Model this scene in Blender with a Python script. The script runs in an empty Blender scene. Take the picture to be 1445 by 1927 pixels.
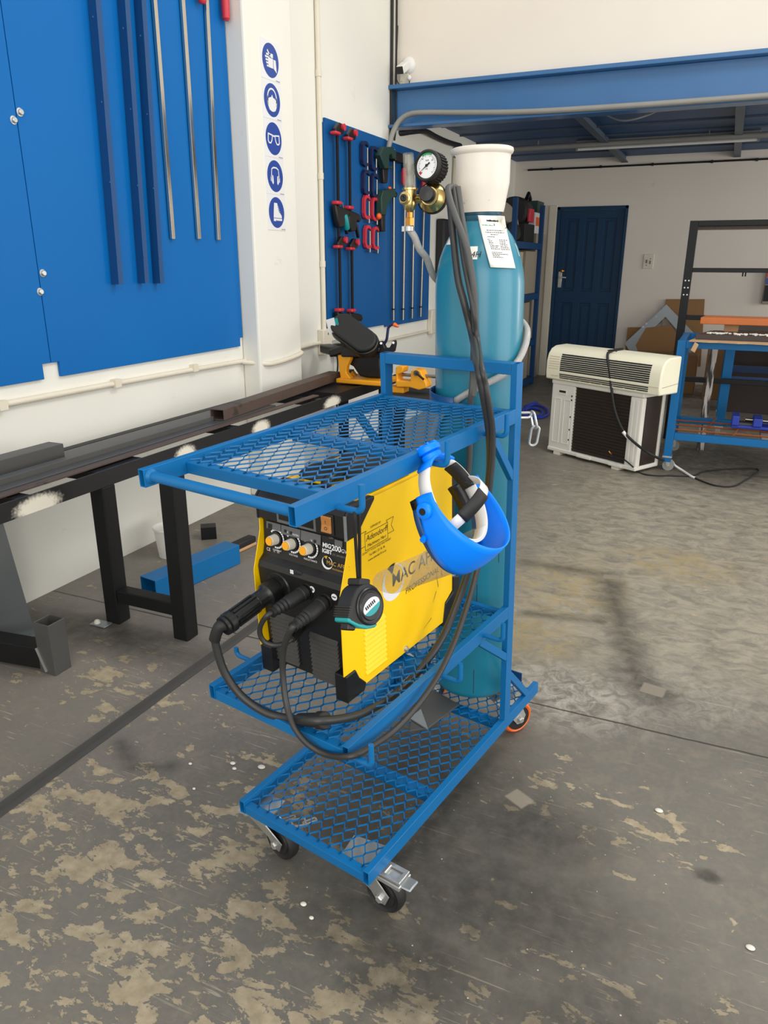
import bpy, bmesh, math, random
from mathutils import Vector as V, Matrix
random.seed(7)
PI=math.pi; sin=math.sin; cos=math.cos; R=math.radians
scene=bpy.context.scene
col=bpy.data.collections.new('workshop'); scene.collection.children.link(col)

# ---- camera geometry (metres; room axes: x right, y along the left wall, z up) ----
FPX=1388.4586; CAM=V((0,0,1.44))
RX=V((.91364666,.40649892,.00289803)); UP=V((-.13262687,.29133793,.94738183)); FW=V((-.38426539,.8659566,-.32009261))
def ray(px,py): return FW+RX*((px-722.5)/FPX)+UP*((963.5-py)/FPX)
def at_x(px,py,x): d=ray(px,py); return CAM+d*((x-CAM.x)/d.x)
def at_y(px,py,y): d=ray(px,py); return CAM+d*((y-CAM.y)/d.y)
def at_z(px,py,z): d=ray(px,py); return CAM+d*((z-CAM.z)/d.z)
def at_pl(px,py,P,n): d=ray(px,py); return CAM+d*((P-CAM).dot(n)/d.dot(n))
# ---- trolley frame: v across (to the right), u along (to the rear), z up ----
O=V((-.96861541,1.09279049,.166)); cv=V((.9792891,-.20244135,.00321802)); cu=V((.20205047,.97817027,.04856476)); cz=V((-.01297929,-.04690873,.99881485))
def C(v,u,z): return O+cv*v+cu*u+cz*z
def Cv(px,py,v): return at_pl(px,py,C(v,0,0),cv)
def Cu(px,py,u): return at_pl(px,py,C(0,u,0),cu)
def Cz(px,py,z): return at_pl(px,py,C(0,0,z),cz)

# ---- materials ----
def lin(h):
    h=h.lstrip('#'); c=[int(h[i:i+2],16)/255 for i in (0,2,4)]
    return tuple(x/12.92 if x<=.04045 else ((x+.055)/1.055)**2.4 for x in c)+(1,)
def mat(name,c,rough=.5,metal=0,var=.12,scale=6,bump=0,bscale=60,spec=.5,coat=0,dirt=None,dscale=4,dthr=.6,trans=0,alpha=1,emit=0):
    m=bpy.data.materials.new(name); m.use_nodes=True; nt=m.node_tree; b=nt.nodes['Principled BSDF']
    c=lin(c) if isinstance(c,str) else c
    tc=nt.nodes.new('ShaderNodeTexCoord'); nz=nt.nodes.new('ShaderNodeTexNoise'); nz.inputs['Scale'].default_value=scale; nz.inputs['Detail'].default_value=5
    nt.links.new(tc.outputs['Object'],nz.inputs['Vector'])
    mx=nt.nodes.new('ShaderNodeMix'); mx.data_type='RGBA'
    lo=tuple(x*(1-var) for x in c[:3])+(1,); hi=tuple(min(1,x*(1+var)) for x in c[:3])+(1,)
    mx.inputs['A'].default_value=lo; mx.inputs['B'].default_value=hi
    nt.links.new(nz.outputs['Fac'],mx.inputs['Factor']); out=mx.outputs['Result']
    if dirt:
        n2=nt.nodes.new('ShaderNodeTexNoise'); n2.inputs['Scale'].default_value=dscale; n2.inputs['Detail'].default_value=8; n2.inputs['Roughness'].default_value=.65
        nt.links.new(tc.outputs['Object'],n2.inputs['Vector'])
        rp=nt.nodes.new('ShaderNodeValToRGB'); rp.color_ramp.elements[0].position=dthr; rp.color_ramp.elements[1].position=min(1,dthr+.06)
        nt.links.new(n2.outputs['Fac'],rp.inputs['Fac'])
        m2=nt.nodes.new('ShaderNodeMix'); m2.data_type='RGBA'; nt.links.new(rp.outputs['Color'],m2.inputs['Factor']); nt.links.new(out,m2.inputs['A']); m2.inputs['B'].default_value=lin(dirt); out=m2.outputs['Result']
    nt.links.new(out,b.inputs['Base Color'])
    b.inputs['Roughness'].default_value=rough; b.inputs['Metallic'].default_value=metal
    b.inputs['Specular IOR Level'].default_value=spec; b.inputs['Coat Weight'].default_value=coat; b.inputs['Coat Roughness'].default_value=.15
    b.inputs['Transmission Weight'].default_value=trans; b.inputs['Alpha'].default_value=alpha
    if bump:
        bp=nt.nodes.new('ShaderNodeBump'); bp.inputs['Strength'].default_value=bump; bp.inputs['Distance'].default_value=.004
        n3=nt.nodes.new('ShaderNodeTexNoise'); n3.inputs['Scale'].default_value=bscale; n3.inputs['Detail'].default_value=4
        nt.links.new(tc.outputs['Object'],n3.inputs['Vector']); nt.links.new(n3.outputs['Fac'],bp.inputs['Height']); nt.links.new(bp.outputs['Normal'],b.inputs['Normal'])
    return m
M=dict(
 blue=mat('trolley blue enamel','#0d66a0',.42,0,.08,8,bump=.05,bscale=90,spec=.25,coat=.05,dirt='#4f6f8c',dscale=9,dthr=.70),
 bluedk=mat('dark blue paint','#0c4377',.45,0,.12,5),
 panel=mat('panel blue paint','#0064ac',.45,0,.05,2,spec=.2,bump=.03,bscale=120),
 peg=mat('tool board blue paint','#0a5592',.45,0,.08,2,spec=.25,bump=.03,bscale=100),
 beam=mat('beam blue enamel','#35699b',.32,0,.12,2.5,bump=.12,bscale=14,coat=.2),
 navy=mat('mezzanine navy paint','#1c4a7a',.5,0,.12,3),
 navylt=mat('mezzanine grey blue joist','#4a5766',.5,0,.12,3),
 black=mat('black paint','#161617',.5,0,.15,12,bump=.05,spec=.3),
 doorb=mat('door dark blue paint','#0a3656',.5,0,.1,3,spec=.3),
 frontgr=mat('black plastic with painted highlight','#353433',.45,0,.05,20),  # lighter than the black moulding; louvre highlights are put into the colour
 bluef=mat('rack blue paint','#14416f',.5,0,.12,5,spec=.3),
 blackpl=mat('black plastic','#141414',.38,0,.1,20,bump=.04,bscale=220),
 blackm=mat('matt black rubber','#1b1b1b',.6,0,.12,15),
 cable=mat('rubber cable','#2c2c2b',.45,0,.15,20),
 cablegr=mat('dusty rubber cable','#4a4a48',.55,0,.15,14),
 yellow=mat('welder yellow enamel','#ffcb00',.36,0,.04,6,bump=.03,bscale=150,dirt='#b58f10',dscale=14,dthr=.72),
 teal=mat('cylinder teal paint','#1f7a92',.36,0,.08,4,bump=.06,bscale=30,coat=.25,dirt='#9fc7cd',dscale=11,dthr=.755),
 tealdk=mat('neck ring dark teal','#0f4c5f',.4,0,.12,12),
 cap=mat('cap cream paint','#ded6ca',.42,0,.04,6,bump=.30,bscale=22,dirt='#5b5650',dscale=22,dthr=.665),
 brass=mat('polished brass','#d6bb7c',.27,1,.08,10),
 copper=mat('copper fitting','#b9803f',.28,1,.08,14),
 zinc=mat('zinc plated steel','#c4c5c2',.36,.75,.10,20,bump=.05),
 steel=mat('bright steel','#9a948a',.35,1,.12,20),
 dksteel=mat('dark mill scale steel','#565553',.45,.3,.15,10),
 rust=mat('brown primed steel','#55463e',.55,.1,.14,9,dirt='#3a302b',dscale=6,dthr=.6),
 galv=mat('galvanised sheet','#9aa0a3',.42,.7,.08,3),
 wall=mat('white wall paint','#e6e4da',.75,0,.045,1.6,bump=.35,bscale=7,dirt='#d9d4c7',dscale=6,dthr=.66),
 wallback=mat('cream plaster','#e6ddd0',.8,0,.045,1.6,bump=.3,bscale=7,dirt='#dad2c5',dscale=5,dthr=.68),
 pipew=mat('white painted conduit','#ddd5c2',.55,0,.08,7,dirt='#a39a86',dscale=9,dthr=.68),
 pipeg=mat('grey conduit','#8b8a84',.5,0,.12,7,dirt='#e8e6df',dscale=8,dthr=.69),
 white=mat('white plastic','#e8e6e0',.4,0,.03,10),
 whiteband=mat('headband white plastic','#e4e1d9',.42,0,.05,14),
 shield=mat('face shield blue plastic','#0083ff',.36,0,.04,7,spec=.3),
 paper=mat('paper','#f4f2ea',.7,0,.03,10),
 ink=mat('black ink','#141414',.6,0,0,10),
 inkg=mat('grey ink','#77766f',.7,0,0,10),
 green=mat('green ink','#2f9a58',.6,0,0,10),
 signblue=mat('safety sign blue','#1f4396',.4,0,.03,8),
 signwh=mat('safety sign white','#e3e3e4',.4,0,.03,8),
 red=mat('red enamel','#c8303f',.4,0,.08,12),
 navyc=mat('dark blue clamp enamel','#171f49',.4,0,.1,12),
 greenc=mat('dark green plastic','#1b3a33',.5,0,.1,12),
 tealp=mat('teal plastic','#138e90',.4,0,.08,12),
 orange=mat('orange polyurethane','#ee6a1f',.4,0,.06,12),
 sawy=mat('machine orange yellow','#f0a41c',.4,0,.07,8),
 cream=mat('aged cream plastic','#f3eed3',.4,0,.03,6),
 acgrey=mat('aged light grey sheet metal','#e2dfd4',.45,0,.05,4,dirt='#a8a293',dscale=6,dthr=.68),
 acdark=mat('dark condenser fins','#30251b',.6,.1,.25,30,bump=.3,bscale=70),
 card=mat('brown cardboard','#957048',.85,0,.1,3,dirt='#7d5c3a',dscale=3,dthr=.62),
 cardlt=mat('pale cardboard','#bd9a72',.85,0,.08,5),
 wood=mat('varnished timber','#c1651f',.4,0,.14,9),
 timber=mat('raw timber','#bd9468',.7,0,.14,14),
 darkbr=mat('dark brown board','#3a2d28',.5,0,.1,8),
 boxgr=mat('grey beige box','#9a907f',.8,0,.08,2.5),
 boxbe=mat('beige box','#c0ae8c',.8,0,.08,2.5),
 rebar=mat('rusted rod','#9a5223',.7,.2,.2,20),
 vise=mat('blue cast vise enamel','#1f3aa6',.4,0,.1,10),
 visor=None, glass=None,
 silver=mat('silver strip','#cfc9be',.16,1,.10,14),
 greyp=mat('grey display plate','#5f6062',.4,0,.05,20),
 screen=mat('dark screen','#101112',.2,0,0,5),
 knobw=mat('ivory knob plastic','#d8d2c2',.45,0,.06,30),
 knoby=mat('knob yellow cap','#f4a81c',.4,0,.05,20),
 amber=mat('amber rocker','#b97b3d',.3,0,.05,20),
 gold=mat('gold print','#c79a35',.4,0,.04,10),
 labelg=mat('grey label','#84857f',.5,0,.06,20),
 hose=mat('braided clear hose','#a5a39e',.35,0,.12,120,bump=.3,bscale=260),
 debris=mat('pale chip','#d8d4c8',.7,0,.1,40),
)
def clearmat(name,tint,fac,rough):
    m=bpy.data.materials.new(name); m.use_nodes=True; nt=m.node_tree; nt.nodes.clear()
    o=nt.nodes.new('ShaderNodeOutputMaterial'); t=nt.nodes.new('ShaderNodeBsdfTransparent'); t.inputs['Color'].default_value=tint
    g=nt.nodes.new('ShaderNodeBsdfPrincipled'); g.inputs['Base Color'].default_value=lin('#c8c4b4'); g.inputs['Roughness'].default_value=rough
    tc=nt.nodes.new('ShaderNodeTexCoord'); n=nt.nodes.new('ShaderNodeTexNoise'); n.inputs['Scale'].default_value=45; n.inputs['Detail'].default_value=6
    nt.links.new(tc.outputs['Object'],n.inputs['Vector'])
    ma=nt.nodes.new('ShaderNodeMapRange'); ma.inputs['From Min'].default_value=.35; ma.inputs['From Max'].default_value=.75; ma.inputs['To Min'].default_value=fac*.6; ma.inputs['To Max'].default_value=fac*1.7
    nt.links.new(n.outputs['Fac'],ma.inputs['Value'])
    x=nt.nodes.new('ShaderNodeMixShader'); nt.links.new(ma.outputs['Result'],x.inputs['Fac']); nt.links.new(t.outputs[0],x.inputs[1]); nt.links.new(g.outputs[0],x.inputs[2]); nt.links.new(x.outputs[0],o.inputs['Surface'])
    return m
M['visor']=clearmat('clear visor film',(.80,.77,.70,1),.27,.2)
M['glass']=clearmat('flow tube acrylic',(.93,.94,.93,1),.17,.06)

# ---- mesh builder ----
MW={}
class MB:
    def __init__(s): s.v=[]; s.f=[]
    def add(s,vs,fs):
        b=len(s.v); s.v+=[V(x) for x in vs]; s.f+=[[i+b for i in f] for f in fs]; return s
    def hexa(s,p): # 8 points: bottom 4 (ccw from above), top 4
        return s.add(p,[(3,2,1,0),(4,5,6,7),(0,1,5,4),(1,2,6,5),(2,3,7,6),(3,0,4,7)])
    def box(s,x0,x1,y0,y1,z0,z1,fn=None):
        p=[(x0,y0,z0),(x1,y0,z0),(x1,y1,z0),(x0,y1,z0),(x0,y0,z1),(x1,y0,z1),(x1,y1,z1),(x0,y1,z1)]
        return s.hexa([fn(*q) for q in p] if fn else p)
    def cbox(s,c,a,b,d): # centre and three half vectors
        c=V(c); return s.hexa([c-a-b-d,c+a-b-d,c+a+b-d,c-a+b-d,c-a-b+d,c+a-b+d,c+a+b+d,c-a+b+d])
    def bar(s,p,q,w,h,up=V((0,0,1))): # rectangular bar; h along up, w across
        p=V(p);q=V(q); d=(q-p); L=d.length; d=d/L; up=V(up); sd=d.cross(up)
        if sd.length<1e-5: sd=d.cross(V((1,0,0)))
        sd.normalize(); up=sd.cross(d).normalized()
        return s.cbox((p+q)/2,d*(L/2),sd*(-w/2),up*(h/2))
    def htube(s,p,q,w,h,up=V((0,0,1)),t=.0022,depth=.03): # hollow-ended rectangular tube
        p=V(p);q=V(q); d=(q-p).normalized(); up=V(up); sd=d.cross(up).normalized(); up=sd.cross(d).normalized()
        def ring(c,a,b): return [c-sd*a-up*b,c+sd*a-up*b,c+sd*a+up*b,c-sd*a+up*b]
        a,b=w/2,h/2; vs=ring(p,a,b)+ring(q,a,b)+ring(p,a-t,b-t)+ring(p+d*depth,a-t,b-t)+ring(q,a-t,b-t)+ring(q-d*depth,a-t,b-t)
        fs=[]
        for i in range(4):
            j=(i+1)%4
            fs+=[(i,j,4+j,4+i),(j,i,8+i,8+j),(8+j,8+i,12+i,12+j),(4+i,4+j,16+j,16+i),(16+i,16+j,20+j,20+i)]
        fs+=[(12,13,14,15),(23,22,21,20)]
        return s.add(vs,fs)
    def tube(s,pts,r,n=10,closed=False,caps=True,flat=None):
        pts=[V(p) for p in pts]; N=len(pts); rs=r if isinstance(r,(list,tuple)) else [r]*N
        T=[]
        for i in range(N):
            if closed: t=pts[(i+1)%N]-pts[i-1]
            else: t=pts[min(i+1,N-1)]-pts[max(i-1,0)]
            T.append(t.normalized() if t.length>1e-9 else V((0,0,1)))
        a=V((0,0,1)) if abs(T[0].z)<.9 else V((1,0,0))
        nrm=(a-T[0]*a.dot(T[0])).normalized(); b0=len(s.v)
        for i in range(N):
            nrm=(nrm-T[i]*nrm.dot(T[i])).normalized(); bn=T[i].cross(nrm)
            for k in range(n):
                th=2*PI*(k+.5)/n; s.v.append(pts[i]+nrm*(rs[i]*cos(th))+bn*(rs[i]*sin(th)))
        for i in range(N if closed else N-1):
            j=(i+1)%N
            for k in range(n):
                l=(k+1)%n; s.f.append([b0+i*n+k,b0+i*n+l,b0+j*n+l,b0+j*n+k])
        if caps and not closed:
            s.f.append([b0+k for k in range(n)][::-1]); s.f.append([b0+(N-1)*n+k for k in range(n)])
        return s
    def lathe(s,prof,o,axis,n=32,closed=False):
        o=V(o); ax=V(axis).normalized(); a=V((0,0,1)) if abs(ax.z)<.9 else V((1,0,0))
        e1=(a-ax*a.dot(ax)).normalized(); e2=ax.cross(e1); b0=len(s.v); m=len(prof)
        for (r,z) in prof:
            for k in range(n):
                th=2*PI*k/n; s.v.append(o+ax*z+(e1*cos(th)+e2*sin(th))*max(r,1e-5))
        for i in range(m if closed else m-1):
            j=(i+1)%m
            for k in range(n):
                l=(k+1)%n; s.f.append([b0+i*n+k,b0+i*n+l,b0+j*n+l,b0+j*n+k])
        if not closed:
            if prof[0][0]>1e-4: s.f.append([b0+k for k in range(n)][::-1])
            if prof[-1][0]>1e-4: s.f.append([b0+(m-1)*n+k for k in range(n)])
        return s
    def cyl(s,p,q,r,n=20,r2=None):
        p=V(p);q=V(q); L=(q-p).length; return s.lathe([(r,0),(r if r2 is None else r2,L)],p,q-p,n)
    def prism(s,poly,vec):
        poly=[V(p) for p in poly]; vec=V(vec); n=len(poly)
        fs=[list(range(n))[::-1],[n+i for i in range(n)]]+[[i,(i+1)%n,n+(i+1)%n,n+i] for i in range(n)]
        return s.add(poly+[p+vec for p in poly],fs)
    def grid(s,rows,thick=None):
        m=len(rows);n=len(rows[0]); b0=len(s.v); s.v+=[V(p) for r in rows for p in r]
        for i in range(m-1):
            for k in range(n-1): s.f.append([b0+i*n+k,b0+i*n+k+1,b0+(i+1)*n+k+1,b0+(i+1)*n+k])
        return s
    def ball(s,c,a,b,d,n=16,m=10):
        c=V(c); b0=len(s.v)
        for i in range(m+1):
            ph=PI*i/m
            for k in range(n):
                th=2*PI*k/n; s.v.append(c+d*cos(ph)+(a*cos(th)+b*sin(th))*max(sin(ph),1e-4))
        for i in range(m):
            for k in range(n):
                l=(k+1)%n; s.f.append([b0+i*n+k,b0+(i+1)*n+k,b0+(i+1)*n+l,b0+i*n+l])
        return s
    def build(s,name,m,parent=None,smooth=40,bevel=0,seg=2,solid=0,sub=0):
        me=bpy.data.meshes.new(name)
        if parent is not None: inv=MW[parent.name].inverted(); pts=[inv@p for p in s.v]; org=None
        else:
            n=len(s.v); org=V((sum(p.x for p in s.v)/n,sum(p.y for p in s.v)/n,min(p.z for p in s.v))); pts=[p-org for p in s.v]
        me.from_pydata([tuple(p) for p in pts],[],s.f); me.validate()
        bm=bmesh.new(); bm.from_mesh(me); bmesh.ops.recalc_face_normals(bm,faces=bm.faces); bm.to_mesh(me); bm.free()
        if smooth: me.shade_smooth(); me.set_sharp_from_angle(angle=R(smooth))
        me.materials.append(M[m] if isinstance(m,str) else m)
        o=bpy.data.objects.new(name,me); col.objects.link(o)
        if parent is not None: o.parent=parent; MW[o.name]=MW[parent.name]
        else: o.location=org; MW[o.name]=Matrix.Translation(org)
        if solid: md=o.modifiers.new('shell','SOLIDIFY'); md.thickness=solid; md.offset=0
        if sub: md=o.modifiers.new('sub','SUBSURF'); md.levels=sub; md.render_levels=sub
        if bevel: md=o.modifiers.new('edge','BEVEL'); md.width=bevel; md.segments=seg; md.limit_method='ANGLE'; md.angle_limit=R(40)
        return o
def thing(name,label,cat,loc,group=None):
    o=bpy.data.objects.new(name,None); col.objects.link(o); o.location=V(loc); o.empty_display_size=.05
    o['label']=label; o['category']=cat
    if group: o['group']=group
    MW[o.name]=Matrix.Translation(V(loc)); return o
def tag(o,label,cat,group=None,kind=None):
    o['label']=label; o['category']=cat
    if group: o['group']=group
    if kind: o['kind']=kind
    return o
def struct(o): o['kind']='structure'; return o
def spline(pts,n=8,closed=False):
    pts=[V(p) for p in pts]; out=[]; N=len(pts)
    for i in range(N if closed else N-1):
        g=lambda k: pts[k%N] if closed else pts[max(0,min(N-1,k))]
        p0,p1,p2,p3=g(i-1),g(i),g(i+1),g(i+2)
        for k in range(n):
            t=k/n; out.append(.5*((2*p1)+(p2-p0)*t+(2*p0-5*p1+4*p2-p3)*t*t+(3*p1-p0-3*p2+p3)*t**3))
    if not closed: out.append(pts[-1])
    return out
def lettering(name,body,P,xd,yd,size,m,parent,align='LEFT',shear=0,bold=0,sx=1.0,lift=.0006):
    cu_=bpy.data.curves.new('t','FONT'); cu_.body=body; cu_.size=size; cu_.align_x=align; cu_.shear=shear; cu_.offset=bold; cu_.fill_mode='FRONT'
    ob=bpy.data.objects.new('t',cu_); scene.collection.objects.link(ob)
    dg=bpy.context.evaluated_depsgraph_get(); me=bpy.data.meshes.new_from_object(ob.evaluated_get(dg))
    xd=V(xd).normalized(); yd=V(yd); yd=(yd-xd*yd.dot(xd)).normalized(); nn=xd.cross(yd); mb=MB()
    mb.add([V(P)+xd*(v.co.x*sx)+yd*v.co.y+nn*lift for v in me.vertices],[list(p.vertices) for p in me.polygons])
    bpy.data.objects.remove(ob); bpy.data.meshes.remove(me); bpy.data.curves.remove(cu_)
    return mb.build(name,m,parent,smooth=0)
# ================= FLOOR MATERIAL =================
def floor_material():
    m=bpy.data.materials.new('worn painted concrete'); m.use_nodes=True; nt=m.node_tree; b=nt.nodes['Principled BSDF']; L=nt.links
    tc=nt.nodes.new('ShaderNodeTexCoord'); geo=tc.outputs['Object']
    def math_(op,a,bv=None,clamp=False):
        n=nt.nodes.new('ShaderNodeMath'); n.operation=op; n.use_clamp=clamp
        for i,x in enumerate((a,bv)):
            if x is None: continue
            if isinstance(x,(int,float)): n.inputs[i].default_value=x
            else: L.new(x,n.inputs[i])
        return n.outputs[0]
    def noise(scale,detail=5,rough=.55,dist=0,rot=0,stretch=(1,1,1),off=(0,0,0)):
        mp=nt.nodes.new('ShaderNodeMapping'); mp.inputs['Rotation'].default_value=(0,0,rot); mp.inputs['Scale'].default_value=stretch; mp.inputs['Location'].default_value=off
        L.new(geo,mp.inputs['Vector']); n=nt.nodes.new('ShaderNodeTexNoise'); n.inputs['Scale'].default_value=scale; n.inputs['Detail'].default_value=detail; n.inputs['Roughness'].default_value=rough; n.inputs['Distortion'].default_value=dist
        L.new(mp.outputs[0],n.inputs['Vector']); return n.outputs['Fac']
    def ramp(x,lo,hi,a=0.,c=1.,smooth=False):
        n=nt.nodes.new('ShaderNodeMapRange'); n.interpolation_type='SMOOTHSTEP' if smooth else 'LINEAR'
        for k,v_ in zip(('From Min','From Max','To Min','To Max'),(lo,hi,a,c)): n.inputs[k].default_value=v_
        L.new(x,n.inputs['Value']); return n.outputs[0]
    def mix(f,a,c):
        n=nt.nodes.new('ShaderNodeMix'); n.data_type='RGBA'
        if isinstance(f,(int,float)): n.inputs['Factor'].default_value=f
        else: L.new(f,n.inputs['Factor'])
        for k,x in (('A',a),('B',c)):
            if isinstance(x,str): n.inputs[k].default_value=lin(x)
            else: L.new(x,n.inputs[k])
        return n.outputs['Result']
    sep=nt.nodes.new('ShaderNodeSeparateXYZ'); L.new(geo,sep.inputs[0]); X,Y=sep.outputs[0],sep.outputs[1]
    wob=noise(7,4,.6); wobx=math_('MULTIPLY',math_('SUBTRACT',wob,.5),.10)
    def blob(cx,cy,rx,ry,soft,w=1.0):
        dx=math_('DIVIDE',math_('ADD',math_('SUBTRACT',X,cx),math_('MULTIPLY',wobx,w)),rx); dy=math_('DIVIDE',math_('ADD',math_('SUBTRACT',Y,cy),math_('MULTIPLY',wobx,w)),ry)
        d=math_('SQRT',math_('ADD',math_('POWER',dx,2),math_('POWER',dy,2))); return ramp(d,1+soft,1-soft,0,1,True)
    def seg(ax,ay,bx,by,w,soft):
        dx,dy=bx-ax,by-ay; L2=dx*dx+dy*dy
        t=math_('DIVIDE',math_('ADD',math_('MULTIPLY',math_('SUBTRACT',X,ax),dx),math_('MULTIPLY',math_('SUBTRACT',Y,ay),dy)),L2,True)
        t=math_('MINIMUM',math_('MAXIMUM',t,0.),1.)
        ex=math_('SUBTRACT',X,math_('ADD',math_('MULTIPLY',t,dx),ax)); ey=math_('SUBTRACT',Y,math_('ADD',math_('MULTIPLY',t,dy),ay))
        d=math_('ADD',math_('SQRT',math_('ADD',math_('POWER',ex,2),math_('POWER',ey,2))),math_('MULTIPLY',wobx,.35)); return ramp(d,w+soft,w-soft,0,1,True)
    def rect(cx,cy,hx,hy,ang):
        ca,sa=cos(ang),sin(ang); dx=math_('SUBTRACT',X,cx); dy=math_('SUBTRACT',Y,cy)
        a=math_('ABSOLUTE',math_('ADD',math_('MULTIPLY',dx,ca),math_('MULTIPLY',dy,sa))); c=math_('ABSOLUTE',math_('SUBTRACT',math_('MULTIPLY',dy,ca),math_('MULTIPLY',dx,sa)))
        return math_('MULTIPLY',ramp(a,hx+.003,hx-.003),ramp(c,hy+.003,hy-.003))
    def mx(*a):
        r=a[0]
        for x in a[1:]: r=math_('MAXIMUM',r,x)
        return r
    # base: worn grey floor paint with tonal drift
    big=noise(.9,5,.55,.4); med=noise(4.5,6,.6,.5)
    c=mix(ramp(big,.34,.66),'#5b5953','#75726a'); c=mix(ramp(med,.35,.7,0,.55),c,'#69655b')
    fine=noise(60,4,.6); c=mix(ramp(fine,.35,.75,0,.35),c,'#827a6e'); mid=noise(13,8,.7,.6); c=mix(ramp(mid,.50,.66,0,.45),c,'#857b6b')
    # rear zone: scoured bare concrete, warm
    rear=mx(ramp(math_('ADD',Y,math_('MULTIPLY',wobx,2.)),2.25,2.9,0,1,True)); rear=math_('MULTIPLY',rear,ramp(X,-1.2,-.4,.25,1,True))
    sc1=noise(10,8,.72,.8,stretch=(1,1.5,1)); c=mix(math_('MULTIPLY',rear,ramp(sc1,.36,.60,.15,.85)),c,'#a69d8a')
    yel=math_('MULTIPLY',mx(blob(-.05,3.75,.28,.2,.6),blob(-.5,3.25,.22,.35,.7),blob(-.55,2.7,.2,.2,.7)),ramp(noise(11,6,.7,1),.4,.6,0,.7)); c=mix(yel,c,'#a08e62')
    c=mix(math_('MULTIPLY',blob(-2.0,2.3,.8,1.0,.7),.45),c,'#87807a')
    # paint peeled to beige screed
    dens=math_('ADD',mx(blob(-.75,.85,.7,.42,.6),blob(-1.25,1.15,.5,.25,.6),math_('MULTIPLY',blob(-.10,1.75,.3,.13,.6),.75),math_('MULTIPLY',blob(-1.75,1.75,.45,.2,.6),.85),math_('MULTIPLY',blob(-1.0,1.45,.4,.25,.6),.6),math_('MULTIPLY',blob(.05,1.15,.25,.15,.6),.5)),math_('MULTIPLY',ramp(big,.4,.7),.25))
    p1=noise(8.5,10,.66,.25,rot=.55,stretch=(1.,1.75,1)); lowf=noise(2.1,3,.5,.3,off=(2,4,0)); thr=math_('SUBTRACT',.655,math_('ADD',math_('MULTIPLY',dens,.13),math_('MULTIPLY',math_('SUBTRACT',lowf,.5),.16)))
    d1=math_('SUBTRACT',p1,thr); peel=ramp(d1,.0,.010)
    p2=noise(21,8,.66,.4,rot=.4,stretch=(1,1.5,1),off=(3,1,0)); peel2=ramp(math_('SUBTRACT',p2,math_('SUBTRACT',.672,math_('MULTIPLY',dens,.075))),0,.012); peel=mx(peel,peel2)
    beige=mix(ramp(noise(30,5,.6),.35,.7),'#94866c','#b3a58a'); c=mix(math_('MULTIPLY',peel,.88),c,beige)
    edge=math_('MULTIPLY',ramp(d1,-.022,-.004),ramp(d1,.006,-.004)); c=mix(math_('MULTIPLY',edge,.25),c,'#504b45')
    # whitish cement bloom next to the trolley
    bloom=math_('MULTIPLY',mx(blob(-.36,2.33,.3,.2,.7),math_('MULTIPLY',blob(.0,2.5,.3,.2,.7),.6)),ramp(noise(16,8,.75,.8),.42,.6)); c=mix(math_('MULTIPLY',bloom,.75),c,'#b5ada0')
    # long thin scratches
    s1=noise(5,3,.5,.6,rot=.35,stretch=(1,26,1)); s2=noise(6,3,.5,.6,rot=-.75,stretch=(1,30,1),off=(5,2,0)); br=noise(3.3,4,.6,off=(1,7,0))
    scr=math_('MULTIPLY',mx(ramp(s1,.665,.68),ramp(s2,.67,.685)),ramp(br,.48,.56)); c=mix(math_('MULTIPLY',scr,.55),c,'#b3a892')
    # dark floor smears and patches, with shade under the trolley painted in
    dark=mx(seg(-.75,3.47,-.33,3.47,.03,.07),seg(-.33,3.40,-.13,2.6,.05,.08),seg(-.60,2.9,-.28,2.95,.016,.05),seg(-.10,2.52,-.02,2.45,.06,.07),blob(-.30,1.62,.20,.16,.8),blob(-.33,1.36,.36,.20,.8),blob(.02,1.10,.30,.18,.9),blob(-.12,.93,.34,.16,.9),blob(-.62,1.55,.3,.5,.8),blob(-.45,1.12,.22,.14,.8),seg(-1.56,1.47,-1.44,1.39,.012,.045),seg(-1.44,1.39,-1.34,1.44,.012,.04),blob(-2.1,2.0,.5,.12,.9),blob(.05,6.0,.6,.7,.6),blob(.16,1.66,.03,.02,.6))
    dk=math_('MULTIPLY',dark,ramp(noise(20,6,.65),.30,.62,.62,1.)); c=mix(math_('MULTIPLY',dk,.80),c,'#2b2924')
    # clean squares where machine feet stood
    sq=mx(rect(-.325,3.455,.036,.026,.2),rect(-.05,2.483,.04,.034,-.15),rect(-.346,1.733,.032,.026,-.5)); c=mix(math_('MULTIPLY',sq,.85),c,'#8d8475')
    # specks
    vo=nt.nodes.new('ShaderNodeTexVoronoi'); vo.inputs['Scale'].default_value=34; L.new(geo,vo.inputs['Vector'])
    sv=nt.nodes.new('ShaderNodeSeparateColor'); L.new(vo.outputs['Color'],sv.inputs[0])
    sp=math_('MULTIPLY',ramp(math_('ADD',vo.outputs['Distance'],math_('MULTIPLY',wob,.12)),.13,.10),ramp(sv.outputs[0],.80,.81)); c=mix(math_('MULTIPLY',sp,.8),c,'#c9c2b4')
    # construction joint across the bay
    jd=math_('ABSOLUTE',math_('ADD',math_('SUBTRACT',Y,2.225),math_('MULTIPLY',wobx,.12))); c=mix(ramp(jd,.0055,.0025,0,.85),c,'#2b2925')
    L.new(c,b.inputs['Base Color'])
    L.new(ramp(med,.3,.7,.42,.62),b.inputs['Roughness']); b.inputs['Specular IOR Level'].default_value=.4
    bp=nt.nodes.new('ShaderNodeBump'); bp.inputs['Strength'].default_value=.25; bp.inputs['Distance'].default_value=.004
    hgt=math_('SUBTRACT',math_('ADD',math_('MULTIPLY',fine,.25),math_('MULTIPLY',med,.5)),math_('MULTIPLY',peel,.35)); L.new(hgt,bp.inputs['Height']); L.new(bp.outputs[0],b.inputs['Normal'])
    return m
M['floor']=floor_material()
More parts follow.
